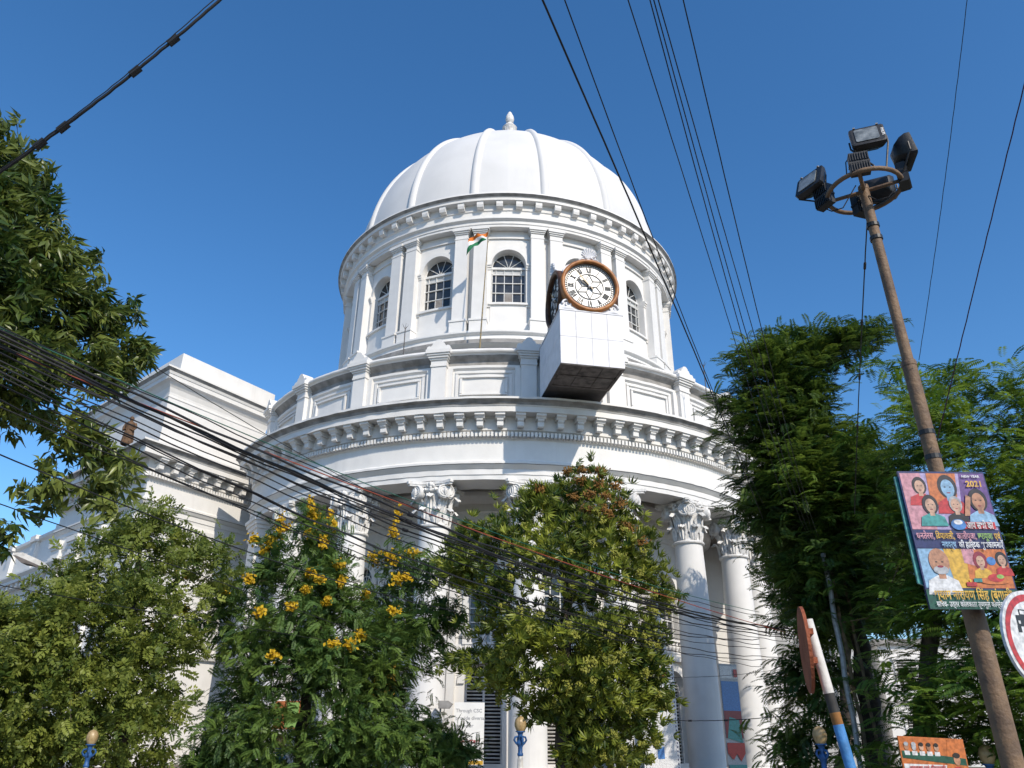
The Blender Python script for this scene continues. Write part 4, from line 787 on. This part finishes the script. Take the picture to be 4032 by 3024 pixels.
for p0, pm, p1, rd in [((1341, -50), (1480, 372), (1700, 1110), .008), ((1388, -60), (1520, 430), (1742, 1150), .008), ((1396, -60), (1530, 430), (1748, 1152), .008), ((1405, -60), (1545, 430), (1756, 1154), .008), ((1462, -60), (1570, 400), (1768, 1160), .008)]:
    wire(p0, pm, p1, 5.2, 22, rd, lab=LU, group=GU)
wire((2096, -60), (2045, 360), (1985, 778), 5.6, 7.9, .004, lab='thin dark cable reaching the lamp mast from overhead')
wire((2250, 30), (2120, 560), (2024, 952), 5.4, 7.9, .0065, 'cable_purple', 'dark purple-red cable tied to the lamp mast above the poster')
o, P = wire((520, -40), (260, 180), (-30, 392), 5.2, 6.6, .018, lab='thick clamped black cable crossing the sky above the mango tree', clamps=(.27, .42, .70, .79))
wire((512, -46), (262, 170), (-30, 388), 5.15, 6.55, .006, lab='thin wire lashed along the thick clamped cable')
wire((1873, 480), (1861, 720), (1846, 1110), 7.95, 15, .009, lab='knotted black cable hanging from the floodlights into the feathery tree', clamps=(.1, .25, .42, .6))

# lamp mast with four floodlights
bx, tx = at_d(3991, 3024, 8.), at_d(3399, 740, 8.)
MR = empty('lamp_mast', (bx.x, bx.y, 0), 'rusty stepped steel mast carrying a ring of black floodlights', 'lamp post'); MO = Vector((bx.x, bx.y, 0))
def mp(z): t = (z-bx.z)/(tx.z-bx.z); return Vector((bx.x+(tx.x-bx.x)*t, bx.y+(tx.y-bx.y)*t, z))-MO
for z0, z1, r0 in ((0, 3.2, .088), (3.15, 5.1, .068), (5.05, tx.z+.02, .054)):
    b = MB(); b.tube([mp(z0+(z1-z0)*i/6) for i in range(7)], r0, 16); b.tube([mp(z1-.06), mp(z1-.02), mp(z1)], [r0*1.06, r0*1.07, r0*.96], 16); b.build('pole', 'rust_pole', MR, 50)
for z in (tx.z-.55, tx.z-.72, 4.3, 4.05):
    b = MB(); b.tube([mp(z), mp(z+.045)], .066 if z > 5 else .074, 14); b.build('clamp_band', 'black_metal', MR)
rz_ = tx.z-.05; rc = mp(rz_); b = MB(); b.tube([rc+Vector((.39*math.cos(i*math.pi/16), .39*math.sin(i*math.pi/16), 0)) for i in range(33)], .026, 8); b.build('ring', 'rust_pole', MR, 60)
for k in range(4): b = MB(); a = math.pi/4+k*math.pi/2+.25; b.tube([rc, rc+Vector((.39*math.cos(a), .39*math.sin(a), 0))], .022, 8); b.build('spoke', 'rust_pole', MR, 60)
def text(body, size, m, parent, M, name='lettering', bold=.0, ext=0., align='CENTER', fit=None):
    c = bpy.data.curves.new(name, 'FONT'); c.body = body; c.size = size; c.align_x = align; c.align_y = 'CENTER'; c.offset = bold; c.resolution_u = 3; c.extrude = ext
    t = bpy.data.objects.new(name, c); COL.objects.link(t); dg = bpy.context.evaluated_depsgraph_get(); me = bpy.data.meshes.new_from_object(t.evaluated_get(dg)); bpy.data.objects.remove(t); bpy.data.curves.remove(c)
    me.materials.clear(); me.materials.append(MATS[m])
    if fit:
        xs_ = [v.co.x for v in me.vertices]; k_ = fit/(max(xs_)-min(xs_)); c_ = (max(xs_)+min(xs_))/2; me.transform(Matrix.Scale(k_, 4, (1, 0, 0)) @ Matrix.Translation((-c_, 0, 0)))
    o = link(name, me, parent); o.matrix_local = M; return o
def floodlight(q, az, tilt, wd=.36, ht=.30, nm=False):
    M = Matrix.Translation(q-MO) @ Matrix.Rotation(az, 4, 'Z') @ Matrix.Rotation(tilt, 4, 'X')   # front along -y
    b = MB(); prof = lambda s: [(x*wd/2*s, z*ht/2*s) for x, z in ((-.88, -1), (.88, -1), (1, -.86), (1, .86), (.88, 1), (-.88, 1), (-1, .86), (-1, -.86))]
    rows = [[M @ Vector((x, y, z)) for x, z in prof(s)] for s, y in ((.9, -.02), (1.0, -.015), (1.0, .03), (.86, .09), (.55, .15), (.2, .165))]
    b.quad_grid(rows, closed=True); b.poly(rows[-1]); b.poly(rows[0][::-1]); o = b.build('floodlight', 'black_metal', MR, 40)
    b = MB(); b.prism([(x*.78-.03*wd, z*.84) for x, z in prof(.86)], lambda u, v, d: M @ Vector((u, d, v)), -.03, -.021); b.build('lens', 'flood_glass', o)
    b = MB(); h = ht/2
    for s in (-1, 1): w1 = M @ Vector((s*(wd/2+.012), .05, 0)); dd = Vector((q-MO-rc).xy.to_3d()).normalized(); at = rc+dd*.39+Vector((-dd.y, dd.x, 0))*s*.07*(-1 if abs(az) > 2 else 1); b.tube([w1, M @ Vector((s*(wd/2+.012), .06, -h*.7)), at+Vector((0, 0, .03)), at], .011, 6)
    b.build('bracket', 'black_metal', o)
    for s in (-1, 1): b = MB(); b.box(s*.12-.012, s*.12+.012, -.03, .0, h-.005, h+.012, 0, M); b.build('clip', 'grey_metal', o)
    if nm: text('PHILIPS', .042, 'flag_white', o, M @ Matrix.Translation((wd*.43, -.0235, 0)) @ Matrix.Rotation(math.pi/2, 4, 'X') @ Matrix.Rotation(-math.pi/2, 4, 'Z'), bold=.0012)
    return o
def ballast(q, az):
    M = Matrix.Translation(q-MO) @ Matrix.Rotation(az, 4, 'Z'); b = MB(); b.box(-.10, .10, -.05, .05, -.13, .13, 0, M); b.box(-.105, .105, -.055, .055, -.012, .012, 0, M)
    for i in range(8): x = -.09+.0257*i; b.box(x-.005, x+.005, -.066, -.049, -.12, -.02, 0, M); b.box(x-.005, x+.005, -.066, -.049, .02, .12, 0, M)
    b.build('ballast_box', 'black_metal', MR)
for (x, y), d, az, tl, nm, (bx_, by_), bd, baz in [((3416, 535), 7.75, -.35, -.25, True, (3383, 647), 7.66, -.3), ((3187, 716), 8.0, -1.05, -.35, False, (3246, 777), 8.0, -1.2), ((3576, 599), 8.05, 1.35, -.15, False, (3554, 695), 8.05, 1.0), ((3460, 753), 8.45, 2.7, -.1, False, (3393, 812), 8.2, .3)]:
    floodlight(at_d(x, y, d), az, tl, nm=nm); ballast(at_d(bx_, by_, bd), baz)
for p in ([(3246, 820), (3275, 832), (3320, 818), (3370, 730)], [(3530, 740), (3500, 775), (3455, 788), (3420, 770)], [(3335, 700), (3330, 640), (3350, 610)]):
    b = MB(); b.tube([at_d(x, y, 7.95)-MO for x, y in p], .007, 5); b.build('lead', 'cable_black', MR)

# posters on the mast
for n_, c_ in dict(pr_navy=(.025, .03, .13), pr_purple=(.16, .07, .26), pr_pink=(.62, .28, .33), pr_red=(.55, .03, .03), pr_white=(.75, .75, .75), pr_skin=(.50, .24, .13), pr_skin2=(.60, .36, .24), pr_hair=(.03, .022, .02), pr_teal=(.05, .32, .30), pr_yellow=(.72, .42, .03), pr_green=(.015, .10, .06), pr_orange=(.62, .17, .03), pr_blue=(.06, .22, .55), pr_sky=(.25, .45, .65), pr_lilac=(.45, .36, .6), pr_grey=(.45, .46, .48), pr_maroon=(.28, .02, .04), pr_lime=(.3, .5, .1), pr_rust=(.34, .075, .035)).items(): mat(n_, tuple(.9*q+.06*(sum(c_)/3) for q in c_), .3, .2, 26, .12, 5, spec=.5)
PY = 6.66
TL, TR, BL = at_y(3532, 1856, PY), at_y(3868, 1854, PY), at_y(3662, 2398, PY); PWD, PHT = (TR-TL).length, TL.z-BL.z
ux = (TR-TL).normalized(); ux.z = 0; ux.normalize(); skew = (BL-TL); skew = Vector((skew.dot(ux)/PHT, 0))
PO = empty('poster', BL, 'tall glossy festival poster with portraits and Hindi lettering tied to the lamp mast', 'poster')
def pp(u, v, d=0.):                           # u across 0..1, v up 0..1, d layers towards the viewer (mm)
    return Vector((u*PWD, 0, v*PHT))-Vector((skew.x*v*PHT, 0, 0))*1.-Vector((0, .004+d*.0012, 0))
def pshape(P, m, d, name='print', par=None):
    b = MB(); b.poly([pp(u, v, d) for u, v in P]); return b.build(name, m, par or board, fix=False)
b = MB(); b.prism([(0, 0), (1, 0), (1, 1), (0, 1)], lambda u, v, d: pp(u, v)+Vector((0, d, 0)), .0, .022); board = b.build('board', 'pr_navy', PO)
def ell(u, v, a, c, n=20): return [(u+a*math.cos(2*math.pi*i/n), v+c*math.sin(2*math.pi*i/n)) for i in range(n)]
rect = lambda u0, v0, u1, v1: [(u0, v0), (u1, v0), (u1, v1), (u0, v1)]
pshape(rect(.015, .56, .985, .985), 'pr_lilac', 1); pshape([(.015, .56), (.3, .56), (.25, .985), (.015, .985)], 'pr_pink', 2); pshape([(.62, .62), (.985, .6), (.985, .985), (.7, .985)], 'pr_purple', 2.4); pshape([(.3, .75), (.6, .72), (.66, .985), (.32, .985)], 'pr_orange', 2.8)
def bust(u, v, s, hair, skin, cloth, d, hh=1., wide=1.):
    k = PWD/PHT
    pshape([(u-1.5*s*wide, v-2.6*s*k), (u+1.5*s*wide, v-2.6*s*k), (u+1.25*s*wide, v-1.45*s*k), (u+.4*s, v-1.0*s*k), (u-.4*s, v-1.0*s*k), (u-1.25*s*wide, v-1.45*s*k)], cloth, d); pshape(rect(u-.3*s, v-1.3*s*k, u+.3*s, v-.4*s*k), skin, d+.5)
    pshape(ell(u, v+.16*s*k, .86*s*hh, 1.12*s*k*hh), hair, d-.3 if hh > 1 else d+.7); pshape(ell(u, v, .66*s, .92*s*k), skin, d+1)
    for e in (-.26, .26): pshape(ell(u+e*s, v+.12*s*k, .11*s, .06*s*k, 8), 'pr_hair', d+1.5)
    pshape(ell(u, v-.48*s*k, .22*s, .06*s*k, 8), 'pr_maroon', d+1.5)
bust(.21, .88, .085, 'pr_hair', 'pr_skin2', 'pr_red', 4, 1.12, 1.2); bust(.53, .87, .115, 'pr_hair', 'pr_sky', 'pr_red', 4, 1.12); bust(.28, .735, .09, 'pr_hair', 'pr_skin2', 'pr_teal', 8, 1.15, 1.15); bust(.57, .74, .085, 'pr_grey', 'pr_skin2', 'pr_hair', 8); bust(.84, .77, .11, 'pr_hair', 'pr_skin', 'pr_sky', 9, 1.1)
pshape([(.64, .66), (.7, .66), (.76, .8), (.71, .82)], 'pr_skin', 12); pshape(ell(.54, .595, .085, .04), 'pr_blue', 14); pshape(ell(.54, .612, .05, .018), 'pr_white', 15)
text('2021', .075, 'pr_yellow', board, Matrix.Translation(pp(.84, .90, 16)) @ Matrix.Rotation(math.pi/2, 4, 'X'), bold=.002); text('NEW YEAR', .032, 'pr_white', board, Matrix.Translation(pp(.82, .958, 16)) @ Matrix.Rotation(math.pi/2, 4, 'X'), bold=.001)
def ptext(s, u, v, size, m, fit, d=18, bold=.0016): return text(s, size, m, board, Matrix.Translation(pp(u, v, d)) @ Matrix.Rotation(math.pi/2, 4, 'X'), bold=bold, fit=fit*PWD)
pshape(rect(.60, .565, .955, .615), 'pr_red', 12); ptext('आप सभी को', .775, .586, .085, 'pr_white', .3)
pshape(rect(.0, .425, 1., .555), 'pr_navy', 3)
x_ = .0
for s, m, u, f__ in (('धनतेरस,', 'pr_pink', .13, .2), ('िदपावली,', 'pr_yellow', .35, .21), ('कालीपूजा,', 'pr_pink', .59, .22), ('छठपूजा', 'pr_lime', .80, .17), ('एवं', 'pr_yellow', .935, .07)): ptext(s, u, .508, .078, m, f__)
ptext('नववर्ष', .37, .446, .075, 'pr_sky', .16); ptext('की हािर्दक शुभकामनाएँ', .73, .446, .075, 'pr_white', .5)
pshape(rect(.015, .145, .985, .42), 'pr_sky', 1); pshape([(.35, .145), (.6, .145), (.55, .42), (.3, .42)], 'pr_yellow', 2); pshape([(.5, .145), (.985, .145), (.985, .42), (.55, .42)], 'pr_orange', 2.4); pshape([(.5, .32), (.62, .3), (.64, .42), (.5, .42)], 'pr_pink', 2.8)
bust(.22, .315, .13, 'pr_skin', 'pr_skin', 'pr_white', 5); pshape(ell(.22, .268, .085, .03), 'pr_grey', 7.2); pshape(ell(.22, .292, .035, .008), 'pr_maroon', 8); bust(.68, .33, .07, 'pr_maroon', 'pr_skin2', 'pr_yellow', 5, 1.3); bust(.92, .34, .065, 'pr_hair', 'pr_skin2', 'pr_red', 5, 1.2); pshape(ell(.80, .335, .05, .03), 'pr_blue', 5)
pshape(ell(.78, .195, .17, .025), 'pr_orange', 8); pshape(ell(.80, .215, .09, .028), 'pr_red', 9); pshape(ell(.85, .225, .04, .015), 'pr_lime', 10); pshape(rect(.46, .155, .57, .185), 'pr_red', 9); pshape(rect(.55, .185, .64, .21), 'pr_teal', 9); pshape(ell(.51, .195, .012, .012), 'pr_yellow', 10)
pshape(rect(0, 0, 1, .135), 'pr_green', 3); ptext('श्याम नारायण िसंह (बंगाली)', .5, .092, .11, 'pr_yellow', .86, bold=.002); ptext('सिचव- उत्तर कोलकाता तृणमूल कांग्रेस किमटी', .5, .03, .062, 'pr_white', .86, bold=.0008)
b = MB(); b.prism([(-.045, .18), (.5, .05), (.6, .97), (-.03, .965)], lambda u, v, d: pp(u, v)+Vector((0, d, 0)), .03, .05); tag(b.build('poster', 'pr_teal', None, loc=BL), 'second poster board tucked behind the festival poster, only its edge showing', 'poster')

# round traffic signs
mat('paint_white', (.66, .64, .60), .6, .12, 7, .2, 30, streak=.3, streak_col=(.3, .2, .14)); mat('paint_blue', (.07, .25, .55), .6, .15, 9, .2, 30); mat('paint_black', (.04, .038, .036), .7, .2, 9); mat('paint_ochre', (.30, .13, .03), .7, .2, 9); mat('rust_red', (.30, .085, .035), .75, .25, 8, .5, 25, col2=(.2, .05, .02)); mat('lamp_blue', (.03, .11, .30), .5, .2, 8, .2, 20); mat('lamp_globe', (.42, .31, .16), .35, .2, 12, col2=(.3, .2, .09))
q0, q1 = at_d(3180, 2440, 6.5), at_d(3350, 3024, 6.5); SB = Vector((q1.x+.01, q1.y, 0)); SG = empty('traffic_sign', SB, 'rusty red disc sign seen edge-on from behind on a banded pole', 'traffic sign')
z0 = q0.z; bands = [(0, .9, 'paint_black'), (.9, 1.35, 'paint_white'), (1.35, 1.72, 'paint_blue'), (1.72, 1.80, 'paint_ochre'), (1.80, 1.93, 'paint_black'), (1.93, z0, 'paint_white')]
tilt = lambda z: Vector((q1.x+(q0.x-q1.x)*(z-q1.z)/(q0.z-q1.z)-SB.x, q1.y+(q0.y-q1.y)*(z-q1.z)/(q0.z-q1.z)-SB.y, z))
for a, c, m in bands: b = MB(); b.tube([tilt(a), tilt((a+c)/2), tilt(c)], .038, 12); b.build('pole_band', m, SG, 60)
cs = at_d(3172, 2556, 6.47)-SB; M = Matrix.Translation(cs) @ Matrix.Rotation(R_(-104), 4, 'Z'); b = MB(); b.prism([(.31*math.cos(i*.2618), .31*math.sin(i*.2618)) for i in range(24)], lambda u, v, d: M @ Vector((u, d, v)), -.012, .012)
so = b.build('sign_disc', 'rust_red', SG)
for s in (-.1, .1): b = MB(); b.box(-.25, .25, .01, .045, s-.02, s+.02, 0, M); b.build('stiffener', 'rust_red', SG)
cs = at_d(4078, 2520, 6.4); SB2 = Vector((cs.x+.02, cs.y+.06, 0)); S2 = empty('traffic_sign', SB2, 'round white no-entry-for-cars sign with a red border beside the lamp mast', 'traffic sign')
b = MB(); b.tube([(0, 0, 0), (0, 0, cs.z+.25)], .035, 12); b.build('pole', 'grey_metal', S2, 60)
M = Matrix.Translation(cs-SB2) @ Matrix.Rotation(R_(24), 4, 'Z'); dc = lambda r, n=40: [(r*math.cos(2*math.pi*i/n), r*math.sin(2*math.pi*i/n)) for i in range(n)]; sfn = lambda u, v, d: M @ Vector((u, d, v))
b = MB(); b.prism(dc(.32), sfn, -.01, .01); s2 = b.build('sign_disc', 'pr_white', S2); b = MB()
b.quad_grid([[sfn(r*math.cos(2*math.pi*i/40), r*math.sin(2*math.pi*i/40), -.0125) for r in (.25, .295)] for i in range(41)]); b.build('red_border', 'pr_red', s2, fix=False); b = MB()
for u0, v0, u1, v1 in ((-.16, .08, .0, .15), (-.12, .15, -.02, .19), (-.165, .04, -.13, .08), (-.05, .04, -.015, .08)): b.poly([sfn(u, v, -.0128) for u, v in rect(u0, v0, u1, v1)])
b.build('car_symbol', 'pr_hair', s2, fix=False); b = MB(); b.poly([sfn(u, v, -.0130) for u, v in rect(-.145, .095, -.125, .115)]); b.poly([sfn(u, v, -.0130) for u, v in rect(-.11, .158, -.035, .182)]); b.build('car_lights', 'pr_white', s2, fix=False); b = MB(); b.poly([sfn(u, v, -.0128) for u, v in ((-.06, -.16), (.04, -.02), (.1, -.02), (.1, -.16))]); b.build('lower_symbol', 'pr_maroon', s2, fix=False)

# small orange poster on a bamboo stake
mat('bamboo', (.22, .15, .08), .7, .25, 8, .2, 20)
PL, PT, PB = at_y(3534, 2897, 8.), at_y(3790, 2910, 8.), at_y(3548, 3100, 8.); w2 = (PT-PL).length; h2 = .62
OP = empty('poster', (PL.x+w2*.5, 8.02, 0), 'orange and white poster with small portraits on a low stake', 'poster'); o0 = Vector((-w2*.5, -.02, PL.z-h2))
b = MB(); b.tube([(0, .04, 0), (0, .04, PL.z-.05)], .03, 8); b.build('stake', 'bamboo', OP)
op = lambda u, v, d=0: o0+Vector((u*w2, -d*.002, v*h2-.025*u*(v))); b = MB(); b.prism([(0, 0), (1, 0), (1, 1), (0, 1)], lambda u, v, d: op(u, v)+Vector((0, d, 0)), .0, .02); ob = b.build('board', 'pr_orange', OP)
def os_(P, m, d): b = MB(); b.poly([op(u, v, d) for u, v in P]); b.build('print', m, ob, fix=False)
os_(rect(.02, .0, .72, .62), 'pr_white', 1); os_([(.02, .80), (.02, .70), (.98, .62), (.98, .72)], 'pr_green', 2); os_([(.55, .0), (.98, .0), (.98, .98), (.75, .98), (.65, .5)], 'pr_orange', 1.5)
for i, m in enumerate(('pr_skin', 'pr_grey', 'pr_skin2', 'pr_skin', 'pr_skin2')): os_(ell(.1+.115*i, .86, .035, .055, 12), m, 3); os_(ell(.1+.115*i, .895, .036, .03, 10), 'pr_hair' if i > 1 else 'pr_grey', 4); os_(rect(.06+.115*i, .74, .14+.115*i, .80), 'pr_white', 2.6)
os_(ell(.84, .70, .05, .08, 14), 'pr_skin', 4); os_(ell(.84, .76, .055, .04, 12), 'pr_hair', 5); os_([(.7, .1), (.98, .1), (.96, .52), (.88, .6), (.8, .6), (.72, .52)], 'pr_red', 3); os_(rect(.80, .3, .87, .5), 'pr_skin', 4)
for s, v, sz, m in (('श्री रािकेश िसंह (गुड्डू)', .42, .085, 'pr_blue'), ('हािर्दक शुभकामनाएँ', .25, .055, 'pr_red'), ('नववर्ष एवं दीपावली', .57, .045, 'pr_red')): text(s, sz, m, ob, Matrix.Translation(op(.37, v, 5)) @ Matrix.Rotation(math.pi/2, 4, 'X'), bold=.001)

# ornamental lamp posts with globes
b = MB(); b.lathe([(.02, 0), (.10, .0), (.13, .06), (.175, .16), (.18, .26), (.15, .36), (.10, .42), (.03, .45), (.001, .46)], 16); gl = b.mesh('globe', 'lamp_globe', 60)
b = MB(); b.lathe([(.15, 0), (.15, .03), (.11, .0), (.075, -.06), (.06, -.2), (.10, -.24), (.13, -.3), (.10, -.36), (.07, -.42), (.07, -.56), (.09, -.58), (.09, -.64), (.06, -.66)], 14)
for k in range(4): a = k*math.pi/2+.4; b.tube([(.08*math.cos(a), .08*math.sin(a), -.12), (.17*math.cos(a), .17*math.sin(a), -.14), (.2*math.cos(a), .2*math.sin(a), -.22), (.14*math.cos(a), .14*math.sin(a), -.3), (.09*math.cos(a), .09*math.sin(a), -.34)], .03, 6)
ch = b.mesh('collar', 'lamp_blue', 60)
for (x, y), d, lab, sc_ in [((370, 2872), 21.5, 'blue and white ornamental lamp post in front of the olive-leaved tree', .7), ((3222, 2858), 21, 'blue ornamental lamp post with a beige globe beside the rusty disc sign', .88), ((3876, 2930), 20, 'short blue ornamental lamp post with globe next to the orange poster', .85), ((2049, 2818), 23.6, 'blue ornamental lamp post shaded by the whorled-leaf tree', .92), ((1108, 2890), 26.4, 'dark blue ornamental lamp post half hidden under the flowering tree', .9)]:
    t = at_d(x, y, d); r_ = empty('ornamental_lamp', (t.x, t.y, .1), lab, 'lamp post', 'ornamental lamps along the pavement'); zt = t.z-.46-.1
    zt = t.z-.46*sc_-.1; link('globe', gl, r_, (0, 0, zt), scale=(sc_,)*3); link('collar', ch, r_, (0, 0, zt), scale=(sc_,)*3); b = MB(); b.lathe([(.16, 0), (.16, .12), (.09, .18), (.065*sc_, zt-.64*sc_), (.06*sc_, zt-.6*sc_)], 12)
    for k in range(10): a = k*.628; b.tube([(.078*math.cos(a), .078*math.sin(a), .2), (.064*math.cos(a), .064*math.sin(a), zt-.66)], .012, 4)
    b.build('shaft', 'paint_white', r_, 60)
# street light at the left
e_ = at_d(330, 2300, 28.5); so_ = Vector((e_.x+.6, e_.y, 0)); SL = empty('street_light', so_, 'flat-headed street light reaching out of the olive-leaved tree', 'street light')
b = MB(); b.tube([(0, 0, 0), (0, 0, e_.z-.9), Vector((-.2, 0, e_.z-so_.z-.3)), e_-so_, at_d(172, 2234, 28.2)-so_], [.09, .07, .05, .04, .035], 8); b.build('arm', 'grey_metal', SL, 60)
M = Matrix.Translation(at_d(122, 2210, 28)-so_) @ Matrix.Rotation(R_(8), 4, 'Z') @ Matrix.Rotation(R_(20), 4, 'Y') @ Matrix.Scale(1.35, 4); b = MB(); b.prism([(-.36, -.03), (-.1, -.09), (.12, -.05), (.42, -.06), (.42, .02), (.2, .09), (-.2, .1), (-.36, .03)], lambda u, v, d: M @ Vector((u, d, v)), -.16, .16); b.build('head', 'paint_white', SL); b = MB(); b.prism([(-.35, -.035), (-.1, -.11), (.12, -.065), (.42, -.075), (.3, -.02), (-.3, -.01)], lambda u, v, d: M @ Vector((u, d, v)), -.165, .165); b.build('lens', 'panel_under', SL)
# poles lashed to the feathery tree
for (x0, y0), (x1, y1), d, r0, m, lab, nm in [((3243, 2180), (3398, 3060), 22.4, .07, 'grey_metal', 'grey steel service pole in front of the feathery tree trunk', 'service_pole'), ((3262, 2200), (3432, 3060), 22.6, .045, 'bamboo', 'straight bamboo pole leaning against the feathery tree', 'bamboo_pole'), ((3318, 2260), (3480, 3060), 22.8, .04, 'bamboo', 'knobbly bamboo pole leaning beside the straight one', 'bamboo_pole')]:
    a, c = at_d(x0, y0, d), at_d(x1, y1, d-.3); c = a+(c-a)*(a.z/(a.z-c.z)); b = MB(); P = [(a-c)*(i/14)+Vector((math.sin(i*1.7)*.02, 0, 0)) for i in range(15)]; b.tube(P, [r0*(1.12 if i % 2 else 1) if m == 'bamboo' else r0 for i in range(15)], 8); tag(b.build(nm, m, None, 60, loc=c), lab, 'pole')
b = MB(); a = at_d(3560, 2170, 21); c = at_d(3320, 2450, 22.3); tag((b.tube([Vector(), (c-a)*.35+Vector((.1, 0, -.35)), (c-a)*.7+Vector((.1, 0, -.4)), c-a], .012, 5), b.build('looped_cable', 'bamboo', None, 60, loc=a))[1], 'slack tan cable looping between the right-hand trees', 'cable')

# banners and boards on the portico
def banner(px, py, w_, h_, d, az, m, label, name='banner'):
    c = at_d(px, py, d); o = empty(name, (c.x, c.y, c.z-h_), label, 'banner' if name == 'banner' else 'board', rz=az); b = MB(); rows = [[(u*w_, .0, v*h_) for u in (0, .25, .5, .75, 1)] for v in [i/8 for i in range(9)]]
    b.quad_grid(rows); b.quad_grid([[(p[0], p[1]+.012, p[2]) for p in r] for r in rows]); cl = b.build('cloth', m, o, 180, fix=False); return o, cl
def patch(cl, w_, h_, P, m, d): b = MB(); b.poly([(u*w_, -.01-d*.006, v*h_) for u, v in P]); b.build('print', m, cl, fix=False)
o, cl = banner(2828, 2612, 1.3, 7.2, 44.6, R_(30), 'pr_grey', 'tall printed banner hanging between two right-hand columns')
import itertools; cnt = itertools.count(1)
for P, m in ((rect(.03, .90, .97, .985), 'pr_white'), (rect(.03, .66, .97, .88), 'pr_blue'), (rect(.03, .5, .97, .68), 'pr_maroon'), ([(.1, .5), (.9, .47), (.8, .62), (.3, .64)], 'pr_teal'), (rect(.03, .40, .97, .47), 'pr_red'), ([(.05, .40), (.3, .36), (.5, .40), (.7, .35), (.95, .40)], 'pr_red'), (rect(.03, .22, .97, .33), 'pr_teal'), (rect(.03, .06, .97, .2), 'pr_red'), (rect(.03, .0, .97, .05), 'pr_yellow'), (rect(.74, .91, .93, .965), 'pr_red')): patch(cl, 1.3, 7.2, P, m, next(cnt))
c = at_d(2515, 2600, 43.2); stw, sth = 2.1, 5.6; ST = empty('stamp_board', (c.x, c.y, c.z-sth), 'white giant postage-stamp board with dark toothed border beside the tall shutter', 'board', rz=R_(22))
b = MB(); b.box(0, stw, 0, .04, 0, sth); sb = b.build('board', 'pr_white', ST)
def sbx(u0, v0, u1, v1, m, y=.004, nm='print'): b = MB(); b.box(u0, u1, -y, 0.002, v0, v1); b.build(nm, m, sb)
for i in range(28): sbx(stw-.14, .1+.193*i, stw-.08, .19+.193*i, 'pr_navy', .006)
for i in range(11): sbx(.1+.185*i, .08, .19+.185*i, .13, 'pr_navy', .006); sbx(.1+.185*i, sth-.14, .19+.185*i, sth-.08, 'pr_navy', .006)
sbx(stw-.75, sth-.75, stw-.5, sth-.45, 'pr_red', .006); sbx(stw-1.3, .95, stw-.9, 1.5, 'pr_blue', .006); b = MB(); b.prism(ell(stw-1.0, 3.6, .45, .5), lambda u, v, d: (u, d, v), -.006, 0); b.build('print', 'pr_green', sb)
text('OCTOBER 2020', .2, 'pr_hair', sb, Matrix.Translation((stw-.85, -.008, .38)) @ Matrix.Rotation(math.pi/2, 4, 'X'), bold=.006)
c = at_d(1790, 2765, 43); NB_ = empty('notice_board', (c.x, c.y, c.z-2.9), 'cream notice board with grey and red lettering behind the low branches', 'board'); b = MB(); b.box(0, 1.55, 0, .04, 0, 2.9); nb_ = b.build('board', 'dial_white', NB_)
for s, v, m in (('Through CSC', 2.5, 'pr_grey'), ('provide diverse', 2.15, 'pr_grey'), ('customer', 1.8, 'pr_grey'), ('Post', 1.45, 'pr_grey'), ('New System', 1.1, 'pr_red'), ('Customers', .75, 'pr_red'), ('Post', .4, 'pr_red')): text(s, .24, m, nb_, Matrix.Translation((.08, -.006, v)) @ Matrix.Rotation(math.pi/2, 4, 'X'), align='LEFT', bold=.004)
b = MB(); b.box(.02, 1.53, -.006, 0, .02, .2); b.build('print', 'pr_yellow', nb_)
o, cl = banner(1478, 2610, 1.1, 1.6, 42.5, 0, 'pr_yellow', 'yellow banner glimpsed through the flowering tree'); patch(cl, 1.1, 1.6, rect(.1, .1, .6, .35), 'pr_red', 1)
o, cl = banner(1085, 2760, 1.5, 1.3, 44, -.3, 'pr_orange', 'orange and green banner low behind the flowering tree trunk'); patch(cl, 1.5, 1.3, rect(.45, .05, .95, .95), 'pr_lime', 1)
c = at_d(1742, 2790, 42.2); WL = empty('wall_light', c, 'small grey box light on a bracket against the white wall', 'light'); b = MB(); b.prism([(-.2, .0), (.35, .0), (.52, .22), (.3, .36), (-.2, .36)], lambda u, v, d: (u, d, v), -.2, .2); b.build('head', 'plaster_stained', WL); b = MB(); b.tube([(-.1, .0, 0), (-.1, 0, -1.15), (.1, .3, -1.2)], .05, 6); b.build('stem', 'grey_metal', WL)
